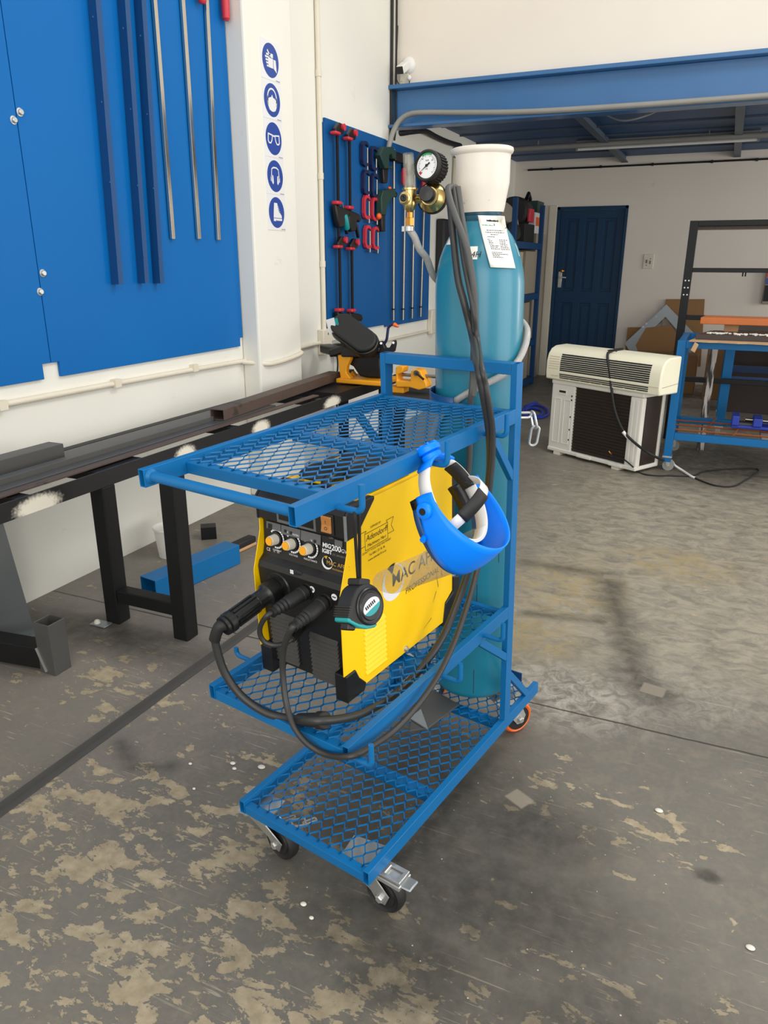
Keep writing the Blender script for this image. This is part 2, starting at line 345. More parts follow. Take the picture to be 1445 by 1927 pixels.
# ================= SHELL =================
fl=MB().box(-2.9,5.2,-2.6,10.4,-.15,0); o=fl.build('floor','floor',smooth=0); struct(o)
# keep texture space in room coordinates
o.data.transform(Matrix.Translation(o.location)); o.location=(0,0,0)
w=MB().box(-2.9,-2.66,-2.6,10.4,0,5.2); struct(w.build('wall_left','wall',smooth=0))
w=MB().box(-2.66,-2.537,3.85,4.355,0,5.2); struct(w.build('wall_left_pier','wall',smooth=0,bevel=.012))
w=MB().box(-2.66,5.2,6.16,6.34,2.735,5.2); struct(w.build('wall_upper_rear','wallback',smooth=0))
# rear wall with the door opening
yB=10.1; dx0,dx1,dh=-2.085,-1.225,2.112
w=MB(); w.box(-2.66,dx0,yB,yB+.25,0,2.66).box(dx1,5.2,yB,yB+.25,0,2.66).box(dx0,dx1,yB,yB+.25,dh,2.66); struct(w.build('wall_rear','wallback',smooth=0))
# mezzanine
d=MB().box(-2.66,5.2,6.2,10.1,2.66,2.735); struct(d.build('ceiling_mezzanine','navy',smooth=0))
g=MB(); g.box(-2.66,5.2,6.05,6.20,2.742,2.772).box(-2.66,5.2,6.125,6.14,2.49,2.742).box(-2.66,5.2,6.05,6.20,2.466,2.49)
struct(g.build('trim_1','beam',smooth=0,bevel=.004))
for i,x in enumerate((-1.32,-.09,1.2)):
    g=MB().box(x-.035,x+.035,6.2,10.1,2.59,2.60).box(x-.006,x+.006,6.2,10.1,2.60,2.66); struct(g.build('trim_%d'%(i+2),'navylt',smooth=0))
g=MB()
for y in (6.75,7.3,7.85,8.4,8.95,9.5): g.box(-2.66,5.2,y-.008,y+.008,2.645,2.66)
struct(g.build('trim_5','navylt',smooth=0))
# services under the mezzanine
p=MB().tube([(-2.6,8.45,2.585),(4.5,8.45,2.585)],.026,12)
for x in (-2.0,-.35,1.4): p.tube([(x,8.45,2.61),(x,8.45,2.66)],.006,6)
tag(p.build('conduit_pipe','pipeg'),'grey conduit pipe hung under the dark blue mezzanine deck','pipe')
t=thing('fluorescent_fitting','long unlit fluorescent batten fixed below the mezzanine beside the hung pipe','light fitting',(-.78,8.7,2.56))
MB().box(-1.65,.10,8.67,8.73,2.60,2.66).build('housing','pipeg',t,smooth=0,bevel=.004); MB().tube([(-1.63,8.70,2.580),(.08,8.70,2.580)],.015,10).build('lamp_tube','white',t)
MB().box(.08,.10,8.68,8.72,2.563,2.6).box(-1.65,-1.63,8.68,8.72,2.563,2.6).build('lamp_holder','pipeg',t,smooth=0)
p=MB().tube([(-2.5,10.085,2.555),(-1.6,10.085,2.553),(-.7,10.085,2.556),(.3,10.085,2.558),(3.5,10.085,2.555)],.011,8)
for x in (-2.2,-1.6,-1.0,-.35,.12): p.box(x-.012,x+.012,10.06,10.1,2.54,2.57)
tag(p.build('wall_cable','black'),'thin dark cable clipped along the rear wall under the mezzanine','cable')
# conduit along the beam, bending down the corner
pts=[at_y(1600,168,6.035),at_y(1445,180,6.035),at_y(1200,198,6.035),at_y(1000,210,6.035),at_y(870,212,6.035),at_y(795,212,6.03),at_y(768,216,6.03),at_y(752,227,6.02),at_y(741,245,6.0),at_x(734,266,-2.60),at_x(727,292,-2.62),at_x(724,304,-2.63)]
tag(MB().tube(spline(pts,5),.020,12).build('bent_conduit','pipeg'),'chipped grey conduit running along the blue beam and bending down the corner','conduit')
for k,(a,b,l) in enumerate((((-2.645,6.085),.012,'thick black cable dropping down the rear corner'),((-2.62,6.115),.008,'thinner black cable beside the thick one in the rear corner'))):
    pz=[(a[0],a[1],4.6),(a[0],a[1]+.003,3.2),(a[0]-.002,a[1],2.75),(a[0]+.002,a[1]-.004,2.5),(a[0]-.003,a[1]-.02,2.38)]
    tag(MB().tube(spline(pz,4),b,8).build('corner_cable','blackm'),l,'cable')
pts=[at_y(742,246,6.25),at_y(752,251,6.3),at_y(775,248,6.4),at_x(800,247,-2.6),at_x(822,258,-2.62),at_x(845,268,-2.62),at_x(866,274,-2.62)]
tag(MB().tube(spline(pts,5),.022,8).build('sagging_cable_bundle','blackm'),'black cable bundle sagging under the left end of the beam','cable')
pts=[at_z(1140,216,2.63),at_z(1165,226,2.58),at_z(1190,225,2.58),at_z(1220,216,2.62),at_z(1238,208,2.65)]
tag(MB().tube(spline(pts,5),.008,6).build('loose_cable','pipeg'),'loose grey cable looping down below the beam','cable')
# security camera
cc=at_y(763,130,6.13)
t=thing('security_camera','white security camera with black lens on the wall above the beam','camera',cc)
MB().lathe([(.062,0),(.06,.012),(.045,.03),(.02,.036),(0,.037)],cc+V((.012,.028,.03)),(0,-1,0),24).build('mount','white',t)
cd=(at_y(748,137,5.97)-(cc+V((0,0,.02)))).normalized(); s0=cc+V((.01,-.02,.02)); e0=s0+cd*.13
MB().bar(s0,e0,.062,.062).build('body','white',t,bevel=.012,seg=3)
MB().bar(e0-cd*.003,e0+cd*.004,.054,.052).build('lens_window','screen',t,bevel=.006)
MB().ball(cc+V((.035,-.005,-.065)),V((.018,0,0)),V((0,.018,0)),V((0,0,.02)),12,8).build('sensor','white',t)
MB().box(cc.x-.055,cc.x+.02,6.145,6.158,cc.z-.11,cc.z+.04).build('back_plate','pipew',t,bevel=.005)
MB().tube(spline([cc+V((.035,.0,-.085)),cc+V((.02,.01,-.115)),cc+V((-.03,.01,-.115)),cc+V((-.07,.0,-.08)),cc+V((-.075,-.01,.0)),cc+V((-.065,-.01,.3))],5),.004,6).build('lead','blackm',t)
# ================= DOOR =================
t=MB().box(dx0-.10,dx0-.005,yB-.035,yB,0,dh+.02); struct(t.build('trim_6','pipew',smooth=0,bevel=.004))
t=MB().box(dx0,dx0+.035,yB-.02,yB+.1,0,dh).box(dx1-.035,dx1,yB-.02,yB+.1,0,dh).box(dx0,dx1,yB-.02,yB+.1,dh-.035,dh); fr=struct(t.build('door_1','doorb',smooth=0,bevel=.003))
def doorpart(mb,n,m): return mb.build(n,m,fr,smooth=0,bevel=.004)
x0,x1=dx0+.037,dx1-.037; y0=yB+.012
lf=MB(); sw=.105; zs=[(0.0,.20),(.95,1.10),(1.97,dh-.037)]
lf.box(x0,x1,y0+.02,y0+.035,0.004,dh-.037)
for a,b in zs: lf.box(x0,x1,y0,y0+.02,max(a,.004),b)
wd=(x1-x0-4*sw*.85)/3
for i in range(4):
    a=x0+i*(wd+sw*.85); lf.box(a,a+sw*.85,y0+.0005,y0+.02,.004,dh-.037)
for i in range(3):
    a=x0+sw*.85+i*(wd+sw*.85)
    for za,zb in ((.20,.95),(1.10,1.97)): lf.box(a+.03,a+wd-.03,y0+.011,y0+.02,za+.03,zb-.03)
doorpart(lf,'leaf','doorb')
hp=at_y(1053,526,yB); MB().box(hp.x-.024,hp.x+.024,y0-.008,y0,hp.z-.10,hp.z+.10).build('lock_plate','zinc',fr,bevel=.004)
MB().cyl((hp.x,y0-.005,hp.z+.03),(hp.x,y0-.05,hp.z+.03),.011).bar((hp.x,y0-.05,hp.z+.03),(hp.x+.085,y0-.05,hp.z+.025),.016,.018).build('handle','zinc',fr,bevel=.003)
hk=at_y(1058,510,yB); MB().lathe([(.024,0),(.024,.006),(.014,.012),(.02,.03),(.018,.045),(0,.048)],(hk.x,y0,hk.z),(0,-1,0),16).build('knob','copper',fr)
# wall socket
sp=at_y(1220,492,yB)
t=thing('wall_socket','white wall socket on the rear wall right of the blue door','socket',sp)
MB().box(sp.x-.06,sp.x+.06,yB-.012,yB,sp.z-.085,sp.z+.085).build('plate','pipew',t,bevel=.004)
MB().box(sp.x-.03,sp.x-.012,yB-.017,yB-.012,sp.z-.02,sp.z+.02).box(sp.x+.012,sp.x+.03,yB-.017,yB-.012,sp.z-.03,sp.z+.01).build('switch','inkg',t)
MB().cyl((sp.x+.022,yB-.011,sp.z+.03),(sp.x+.022,yB-.0135,sp.z+.03),.006,10).cyl((sp.x-.02,yB-.011,sp.z-.045),(sp.x-.02,yB-.0135,sp.z-.045),.006,10).build('socket_hole','ink',t)
# ================= BLUE WALL PANELS, HANGING STOCK =================
XW=-2.66
def panel(name,label,y0,y1,z0,z1,notches,m,th=.016,x=XW+.001):
    # outline in (y,z) with rectangular notches cut at bottom corners
    poly=[]
    a=notches.get('bl'); b=notches.get('br'); e=notches.get('tr'); d=notches.get('tl')
    poly+=[(y0,z0)] if not a else [(y0,z0+a[1]),(y0+a[0],z0+a[1]),(y0+a[0],z0)]
    poly+=[(y1,z0)] if not b else [(y1-b[0],z0),(y1-b[0],z0+b[1]),(y1,z0+b[1])]
    poly+=[(y1,z1)] if not e else [(y1,z1-e[1]),(y1-e[0],z1-e[1]),(y1-e[0],z1)]
    poly+=[(y0,z1)] if not d else [(y0+d[0],z1),(y0+d[0],z1-d[1]),(y0,z1-d[1])]
    o=MB().prism([(x,p[0],p[1]) for p in poly],(th,0,0)).build(name,m,smooth=0,bevel=.002)
    return tag(o,label,'panel')
panel('wall_panel','large blue painted board at the photo\'s left edge of the wall',.9,2.379,.958,3.5,{'br':(.045,.065)},'panel')
panel('wall_panel','blue painted board carrying the hanging bars, left of the white pier',2.383,3.838,.958,3.5,{'bl':(.045,.065),'br':(.03,.05)},'panel')
for (px,py),w in (((37,211),'upper right bolt head by the board seam'),((25,226),'upper left bolt head by the board seam'),((80,514),'right bolt head of the lower pair on the blue boards'),((75,549),'lowest bolt head on the blue boards')):
    p=at_x(px,py,XW+.017); MB0=MB().lathe([(.016,0),(.016,.002),(.011,.003),(.011,.011),(.009,.013),(0,.013)],p,(1,0,0),6+10)
    tag(MB0.build('bolt','zinc'),'silver '+w,'bolt','bolts in the blue wall boards')
nm=('leftmost','middle','rightmost')
for i,(y,z0) in enumerate(((2.806,1.34),(2.985,1.341),(3.095,1.338))):
    w,dp=.030,.045
    mb=MB().htube((XW+.018+dp/2,y,z0),(XW+.018+dp/2,y+.085,3.6),dp,w,up=V((0,1,0)))
    for k in range(5): mb.cyl((XW+.018+dp,y-.006+.002*k,z0+.12+.32*k),(XW+.018+dp+.0015,y-.006+.002*k,z0+.12+.32*k),.004,8)
    tag(mb.build('square_tube','bluedk',smooth=0),'long dark blue square tube hanging on the blue board, %s of three'%nm[i],'tube','dark blue tubes on the wall board')
for i,(a,b) in enumerate((((325,450),(290,0)),((374,450),(343,0)),((411,452),(388,0)))):
    p=at_x(*a,XW+.03); q=at_x(*b,XW+.03); q=p+(q-p)*1.7
    tag(MB().htube(p,q,.016,.026,up=V((0,1,0)),t=.003).build('silver_strip','silver',smooth=0,bevel=.002),'long silver metal strip hanging on the blue board, %s of three'%nm[i],'strip','silver strips on the wall board')
for i,((px,py),h) in enumerate((((380,-8),.07),((424,8),.15))):
    p=at_x(px,py,XW+.05); zt=p.z
    t=thing('clamp_handle','red clamp handle above the %s silver strip, cut off by the photo\'s top edge'%('middle' if i==0 else 'rightmost'),'clamp',p)
    mb=MB().lathe([(.012,0),(.021,.01),(.022,h*.6),(.017,h),(0,h+.004)],p+V((0,0,-h/2)),(0,0,1),14); mb.build('grip','red',t)
    MB().tube([p+V((0,0,h/2)),p+V((0,0,h/2+.35))],.009,8).build('screw','dksteel',t)
    MB().bar(p+V((0,.0,h/2+.2)),p+V((0,-.06,h/2+.2)),.03,.03).build('jaw','blackpl',t)
# ================= SAFETY SIGNS =================
xs=-2.537
def sign(zc,label,draw):
    yc=4.105
    t=thing('safety_sign',label,'sign',(xs,yc,zc-.1),'safety signs on the white pier')
    MB().box(xs,xs+.003,yc-.1,yc+.1,zc-.0995,zc+.0995).build('plate','signwh',t,smooth=0)
    MB().prism([(xs+.0031,yc+.086*cos(2*PI*k/48),zc+.086*sin(2*PI*k/48)) for k in range(48)],(.0006,0,0)).build('disc','signblue',t,smooth=0)
    g=MB()
    def P(pts,lay=0): g.prism([(xs+.0038+.0004*lay,yc+.086*a,zc+.086*b) for a,b in pts],(.0004,0,0))
    draw(P); g.build('pictogram','signwh',t,smooth=0)
    q=MB()
    for k in range(5): q.prism([(xs+.0032,yc+.050+.009*k,zc-.095),(xs+.0032,yc+.056+.009*k,zc-.095),(xs+.0032,yc+.056+.009*k,zc-.090),(xs+.0032,yc+.050+.009*k,zc-.090)],(.0004,0,0))
    q.build('caption','inkg',t,smooth=0)
def arcband(P,cx,cy,r0,r1,a0,a1,sy=1.0,n=18):
    for k in range(n):
        t0,t1=R(a0+(a1-a0)*k/n),R(a0+(a1-a0)*(k+1)/n)
        P([(cx+r0*cos(t0),cy+sy*r0*sin(t0)),(cx+r1*cos(t0),cy+sy*r1*sin(t0)),(cx+r1*cos(t1),cy+sy*r1*sin(t1)),(cx+r0*cos(t1),cy+sy*r0*sin(t1))])
def s_gloves(P):
    P([(-.30,.22),(-.05,.14),(.30,.14),(.30,-.42),(-.25,-.42),(-.30,-.1)])
    for k in range(4): y=.20-.17*k; P([(-.66+.06*k,y),(-.66+.06*k,y-.11),(-.28,y-.11),(-.28,y)])
    P([(-.42,.52),(-.34,.60),(.02,.28),(-.08,.20)]); P([(.02,.42),(.30,.42),(.30,.18),(.02,.18)]); P([(.36,.12),(.62,.12),(.72,-.62),(.36,-.42)]); P([(-.52,.36),(-.05,.36),(-.05,.28),(-.52,.24)])
def s_mask(P):
    arcband(P,0,.1,.50,.60,-20,200,1.05); P([(-.52,.0),(-.3,.14),(-.12,.16),(0,.34),(.12,.16),(.3,.14),(.52,.0),(.54,-.35),(.36,-.6),(.1,-.68),(-.1,-.68),(-.36,-.6),(-.54,-.35)])
    P([(-.62,.2),(-.52,.2),(-.48,-.35),(-.56,-.35)]); P([(.62,.2),(.52,.2),(.48,-.35),(.56,-.35)])
def s_specs(P):
    for s in (-1,1):
        o=[(.10,.24),(.72,.30),(.76,-.20),(.62,-.34),(.36,-.34),(.20,-.14)]; i=[(.20,.16),(.63,.20),(.66,-.16),(.57,-.25),(.40,-.25),(.28,-.09)]
        for k in range(6):
            j=(k+1)%6; P([(s*o[k][0],o[k][1]),(s*o[j][0],o[j][1]),(s*i[j][0],i[j][1]),(s*i[k][0],i[k][1])])
    P([(-.13,.22),(.13,.22),(.13,.12),(-.13,.12)])
def s_muffs(P):
    P([(-.46,.46),(-.2,.58),(.2,.58),(.46,.46),(.42,.38),(.18,.49),(-.18,.49),(-.42,.38)])
    for s in (-1,1):
        P([(s*.46,.46),(s*.39,.42),(s*.46,-.1),(s*.54,-.1)]); P([(s*.26,.0),(s*.38,.06),(s*.44,-.42),(s*.30,-.54),(s*.22,-.42)]); P([(s*.47,-.02),(s*.58,-.06),(s*.58,-.34),(s*.48,-.36)])
def s_boots(P):
    P([(-.30,.62),(.10,.62),(.16,.36),(.30,.05),(.62,-.16),(.66,-.34),(-.42,-.34),(-.40,-.1)]); P([(-.42,-.38),(.68,-.38),(.66,-.52),(.0,-.52),(-.06,-.46),(-.14,-.56),(-.42,-.56)])
    for k in range(6): P([(.14+.06*k,.42-.11*k),(.24+.06*k,.44-.11*k),(.24+.06*k,.41-.11*k),(.14+.06*k,.38-.11*k)],1)
sign(2.5235,'blue round safety sign with gloves, topmost of the five on the pier',s_gloves)
sign(2.3235,'blue round safety sign with a dust mask, below the gloves sign',s_mask)
sign(2.1235,'blue round safety sign with goggles, middle of the five',s_specs)
sign(1.9235,'blue round safety sign with ear muffs, above the boot sign',s_muffs)
sign(1.7235,'blue round safety sign with a safety boot, lowest of the five',s_boots)
# ================= WALL CONDUITS =================
r=.014
p=[(XW+r,-1.,.885),(XW+r,2.1,.885),(XW+r,3.75,.868),(XW+r+.01,3.82,.862),(xs+r-.01,3.90,.848),(xs+r,4.0,.842),(xs+r,4.2,.852),(xs+r-.005,4.34,.870),(XW+r+.03,4.40,.876),(XW+r,4.5,.880),(XW+r,4.83,.888)]
mb=MB().tube(spline(p,4),r,10)
for y in (2.1,2.75,3.35): mb.box(XW,XW+.034,y-.02,y+.02,.865,.903)
tag(mb.build('conduit','pipew'),'white conduit running low along the left wall around the pier','conduit')
mb=MB().tube([(XW+.018,4.868,4.4),(XW+.018,4.868,.98)],.017,10)
for z in (2.62,2.0,1.43,3.1): mb.cyl((XW+.018,4.868,z-.02),(XW+.018,4.868,z+.02),.021,12)
tag(mb.build('conduit','pipew'),'vertical white conduit between the pier and the blue tool board','conduit')
t=thing('junction_box','white junction box at the foot of the vertical conduit','junction box',(XW,4.88,.80))
MB().box(XW,XW+.05,4.80,4.93,.80,.98).box(XW,XW+.05,4.93,5.12,.89,.965).build('box_body','pipew',t,bevel=.006); MB().cyl((XW+.05,4.87,.95),(XW+.055,4.87,.95),.008,10).cyl((XW+.05,4.99,.93),(XW+.055,4.99,.93),.008,10).build('screw','inkg',t)
t=thing('power_plug','black plug adaptor in the socket behind the bandsaw cover','plug',(XW+.06,5.05,.78))
MB().box(XW,XW+.06,4.98,5.12,.77,.86).build('plug_body','blackpl',t,bevel=.01)
for dy in (-.03,.05): MB().tube(spline([(XW+.04,5.05+dy,.78),(XW+.045,5.05+dy,.70),(XW+.03,5.06+dy*1.3,.55),(XW+.05,5.02+dy,.32)],5),.006,6).build('lead','blackm',t)
mb=MB().tube([(XW+.016,5.2,.80),(XW+.016,7.06,.803)],.014,10); tag(mb.build('conduit','pipew'),'white conduit along the wall under the blue tool board','conduit')
mb=MB().box(XW,XW+.05,7.03,7.16,.77,1.0); tag(mb.build('socket_box','pipew',bevel=.008),'white socket box below the far end of the tool board','socket box')
# ================= TOOL BOARD =================
XB=XW+.018
panel('tool_board','blue tool board with the bar clamps and C-clamps',4.925,5.975,.935,2.372,{'tl':(.022,.03)},'peg',.018)
panel('tool_board','blue tool board with the long sash clamps behind the regulator',5.978,7.01,.915,2.368,{},'peg',.018)
def barclamp(y,zt,zh,zb,label):
    t=thing('bar_clamp',label,'clamp',(XB,y,zb),'bar clamps on the tool board')
    xc=XB+.035
    MB().box(xc-.005,xc+.005,y-.014,y+.014,zb,zt).build('bar','black',t,smooth=0)
    MB().prism([(xc,y+.05,zt+.03),(xc,y+.05,zt-.03),(xc,y-.02,zt-.045),(xc,y-.07,zt-.03),(xc,y-.07,zt-.01),(xc,y-.01,zt+.035)],(.028,0,0)).build('fixed_jaw','blackpl',t,bevel=.005)
    MB().box(xc-.012,xc+.04,y-.09,y-.015,zt-.048,zt-.027).build('jaw_pad','red',t,bevel=.008); MB().cyl((xc+.028,y+.03,zt+.01),(xc+.045,y+.03,zt+.01),.022,14).build('release_button','red',t)
    MB().prism([(xc-.015,y-.085,zh-.01),(xc-.015,y+.06,zh-.025),(xc-.015,y+.12,zh-.035),(xc-.015,y+.145,zh-.07),(xc-.015,y+.11,zh-.09),(xc-.015,y+.07,zh-.075),(xc-.015,y+.05,zh-.15),(xc-.015,y-.03,zh-.16),(xc-.015,y-.06,zh-.10)],(.04,0,0)).build('grip_body','blackpl',t,bevel=.008)
    MB().prism([(xc-.008,y+.065,zh-.095),(xc-.008,y+.10,zh-.11),(xc-.008,y+.13,zh-.19),(xc-.008,y+.115,zh-.20)],(.025,0,0)).build('trigger','blackpl',t,bevel=.005)
    MB().box(xc-.012,xc+.04,y-.085,y-.01,zh-.008,zh+.016).build('moving_pad','red',t,bevel=.008)
barclamp(5.055,2.318,1.835,1.60,'black bar clamp with red pads at the tool board\'s upper left corner')
barclamp(5.245,2.308,1.815,1.73,'black bar clamp with red pads, upper row, next to the blue C-clamps')
barclamp(5.065,1.585,1.105,1.0,'black bar clamp with red pads, lower row, beside the vertical conduit')
barclamp(5.265,1.575,1.09,1.0,'black bar clamp with red pads, lower row, second from the conduit')
a=at_x(648,404,XB+.05); b=at_x(653,432,XB+.05)
t=thing('screwdriver','teal handled tool hooked in the upper bar clamps','tool',b); MB().tube([a,a+(b-a)*.15,a+(b-a)*.9,b],[.018,.024,.024,.018],12).build('handle','tealp',t); MB().tube([a,a+(a-b)*.8],.005,8).build('shaft','steel',t)
def cclamp(y,z,m,label,grp):
    t=thing('c_clamp',label,'clamp',(XB,y,z-.1),grp); xc=XB+.012
    o=[(.055,.092),(.02,.115),(-.03,.11),(-.062,.075),(-.066,-.06),(-.05,-.10),(.0,-.118),(.06,-.10)]; i=[(.055,.068),(.02,.085),(-.015,.082),(-.034,.06),(-.038,-.05),(-.026,-.075),(.0,-.085),(.06,-.076)]
    g=MB()
    for k in range(7): g.prism([(xc,y+o[k][0]*.9,z+o[k][1]*.76),(xc,y+o[k+1][0]*.9,z+o[k+1][1]*.76),(xc,y+i[k+1][0]*.9,z+i[k+1][1]*.76),(xc,y+i[k][0]*.9,z+i[k][1]*.76)],(.022,0,0))
    g.build('frame',m,t,smooth=0)
    MB().tube([(xc+.011,y+.047,z-.112),(xc+.011,y+.047,z+.045)],.007,8).build('screw','steel',t); MB().tube([(xc+.011,y-.01,z-.108),(xc+.011,y+.09,z-.108)],.003,6).build('tommy_bar','steel',t)
for y,z,w in ((5.525,2.215,'upper left'),(5.685,2.20,'upper right'),(5.545,2.02,'lower left'),(5.695,2.01,'lower right')): cclamp(y,z,'navyc','dark blue C-clamp on the tool board, %s of the blue four'%w,'dark blue C-clamps')
for y,z,w in ((5.55,1.845,'upper left'),(5.70,1.84,'upper right'),(5.565,1.63,'lower left'),(5.715,1.625,'lower right')): cclamp(y,z,'red','red C-clamp on the tool board, %s of the red four'%w,'red C-clamps')
# green tools
def poly_x(mb,x,pts,th): mb.prism([at_x(a,b,x) for a,b in pts],(th,0,0)); return mb
t=thing('corner_clamp','dark green clamp hanging open-jawed at the board joint','clamp',at_x(720,345,XB),'dark green clamps')
poly_x(MB(),XB+.02,[(704,292),(712,277),(728,277),(735,285),(735,300),(729,299),(727,290),(722,293),(721,311),(729,314),(728,318),(714,318)],.05).build('body','greenc',t,bevel=.006); poly_x(MB(),XB+.025,[(715,318),(725,318),(723,345),(716,345)],.03).build('grip','blackpl',t,bevel=.006)
t=thing('corner_clamp','dark green clamp with orange tip below the open-jawed one','clamp',at_x(716,435,XB),'dark green clamps')
poly_x(MB(),XB+.02,[(711,358),(733,355),(736,370),(726,374),(720,385),(716,405),(708,405),(707,372)],.05).build('body','greenc',t,bevel=.006); poly_x(MB(),XB+.025,[(712,404),(719,404),(719,436),(713,436)],.03).build('grip','blackpl',t,bevel=.006)
MB().ball(at_x(713,407,XB+.05),V((.02,0,0)),V((0,.028,0)),V((0,0,.024))).ball(at_x(733,354,XB+.05),V((.015,0,0)),V((0,.02,0)),V((0,0,.012))).build('tip','orange',t)
for i,(ta,ba) in enumerate((((741,281),(740,603)),((763,292),(758,602)),((780,305),(775,599)),((800,318),(791,596)))):
    p=at_x(*ta,XB+.03); q=at_x(*ba,XB+.03); q=V((p.x,q.y,q.z))
    w=('nearest the corner conduit','second from the corner conduit','third from the corner conduit','last, at the board\'s far end')[i]
    t=thing('sash_clamp','long steel rod clamp on the far tool board, %s'%w,'clamp',q,'long rod clamps')
    MB().tube([p,q],.011,8).build('rod','steel',t); k=p+(q-p)*.93; MB().cyl(k+V((0,0,.006)),k-V((0,0,.006)),.016,10).build('collar','black',t)
    h=p+(q-p)*(.04+.035*(i%2)); MB().box(h.x-.02,h.x+.03,h.y-.03,h.y+.17,h.z-.035,h.z+.035).build('head','blackpl',t,bevel=.008)
    if i in (0,2): g=h+V((.02,.17,-.10)); MB().lathe([(.012,0),(.024,.02),(.024,.10),(.018,.13),(0,.135)],g+V((0,0,-.10)),(0,0,1),12).build('handle','red',t)
    if i==0: k=at_x(741,366,XB+.03); MB().ball(k,V((.03,0,0)),V((0,.035,0)),V((0,0,.025)),12,8).build('slider','blackpl',t)
# ================= MATERIAL RACK ALONG THE LEFT WALL =================
def spraymat():
    m=bpy.data.materials.new('black primer with bare white patches'); m.use_nodes=True; nt=m.node_tree; b=nt.nodes['Principled BSDF']; L=nt.links
    tc=nt.nodes.new('ShaderNodeTexCoord'); sp=nt.nodes.new('ShaderNodeSeparateXYZ'); L.new(tc.outputs['Object'],sp.inputs[0])
    nz=nt.nodes.new('ShaderNodeTexNoise'); nz.inputs['Scale'].default_value=90; L.new(tc.outputs['Object'],nz.inputs['Vector'])
    tot=None
    def op(o,x,y=None):
        n=nt.nodes.new('ShaderNodeMath'); n.operation=o
        for i,q in enumerate((x,y)):
            if q is None: continue
            if isinstance(q,(int,float)): n.inputs[i].default_value=q
            else: L.new(q,n.inputs[i])
        return n.outputs[0]
    for (cy,w) in ((1.78,.085),(2.60,.06),(3.22,.07),(4.02,.09)):
        dy=op('DIVIDE',op('SUBTRACT',sp.outputs[1],cy),w); dz=op('DIVIDE',op('SUBTRACT',sp.outputs[2],.617),.034)
        d=op('ADD',op('SQRT',op('ADD',op('POWER',dy,2),op('POWER',dz,2))),op('MULTIPLY',op('SUBTRACT',nz.outputs['Fac'],.5),.7))
        r=nt.nodes.new('ShaderNodeMapRange'); r.interpolation_type='SMOOTHSTEP'; r.inputs['From Min'].default_value=1.45; r.inputs['From Max'].default_value=.7; L.new(d,r.inputs['Value'])
        tot=r.outputs[0] if tot is None else op('MAXIMUM',tot,r.outputs[0])
    mx=nt.nodes.new('ShaderNodeMix'); mx.data_type='RGBA'; L.new(tot,mx.inputs['Factor']); mx.inputs['A'].default_value=lin('#19191a'); mx.inputs['B'].default_value=lin('#e2dccb'); L.new(mx.outputs['Result'],b.inputs['Base Color']); b.inputs['Roughness'].default_value=.4
    return m
M['spray']=spraymat()
zr=.665
t=thing('material_rack','low black steel rack holding flat bars and tubes along the left wall','rack',(0,0,0))
xf=-2.135
MB().box(xf-.006,xf,-.8,5.05,zr-.066,zr).box(xf-.03,xf-.006,-.8,5.05,zr-.066,zr-.060).build('front_beam','spray',t,smooth=0)
MB().box(-2.535,-2.49,-.8,5.05,zr-.06,zr+.012).build('rear_beam','black',t,smooth=0,bevel=.003)
for y,w in ((1.45,.025),(1.74,.03),(2.215,.13),(3.02,.03),(3.9,.03),(4.42,.3),(4.9,.05)): MB().box(-2.49,xf-.006,y-w,y+w,zr-.045,zr-.006).build('cross_bar','black',t,smooth=0)
def leg(x0,x1,y0,y1,z0,z1): MB().box(x0,x1,y0,y1,z0,z1).build('leg','black',t,smooth=0,bevel=.005)
leg(-2.205,-2.1355,2.085,2.155,0,zr-.0665); leg(-1.852,-1.782,2.085,2.155,0,.70)
MB().box(-2.135,-1.852,2.09,2.15,.10,.155).build('tie_bar','black',t,smooth=0,bevel=.004)
leg(-2.205,-2.1355,4.86,4.93,0,zr-.0665); leg(-2.535,-2.48,4.86,4.93,0,zr-.06)
MB().box(-2.25,-2.17,2.035,2.085,0,.006).build('floor_lug','galv',t,smooth=0,bevel=.003); MB().lathe([(.014,0),(.013,.008),(.008,.014),(0,.016)],(-2.225,2.055,.006),(0,0,1),12).build('floor_bolt','debris',t)
def stock(name,label,x0,x1,y0,y1,z0,z1,m,cat='steel bar',hollow=False):
    mb=MB()
    if hollow: mb.htube(((x0+x1)/2,y0,(z0+z1)/2),((x0+x1)/2,y1,(z0+z1)/2),x1-x0,z1-z0,t=.003,depth=.12)
    else: mb.box(x0,x1,y0,y1,z0,z1)
    return tag(mb.build(name,m,smooth=0,bevel=.0015),label,cat,'steel lengths on the rack')
stock('square_tube','long dark square tube lying along the middle of the rack',-2.352,-2.306,-.5,3.05,zr,zr+.030,'dksteel','tube',True)
stock('flat_bar','wide grey flat bar lying between the rear beam and the long square tube',-2.485,-2.36,-.5,3.6,zr,zr+.012,'dksteel')
stock('flat_bar','brown grey flat bar in front of the long square tube',-2.303,-2.248,.2,3.55,zr,zr+.008,'dksteel')
stock('flat_bar','narrow flat bar nearest the rack\'s front gap',-2.232,-2.190,-.1,3.95,zr,zr+.008,'rust')
stock('channel_offcut','short dark channel lying on top at the rack\'s left end',-2.485,-2.405,.6,2.17,zr+.0125,zr+.068,'dksteel','channel')
# brown primed box section lying skew on the rack
p=V((-2.292,3.06,zr+.037)); q=V((-2.395,4.55,zr+.037))
tag(MB().htube(p,q,.082,.056,t=.005,depth=.3).build('box_section','rust',smooth=0,bevel=.002),'brown primed box section lying on the rack in front of the bandsaw','tube','steel lengths on the rack')
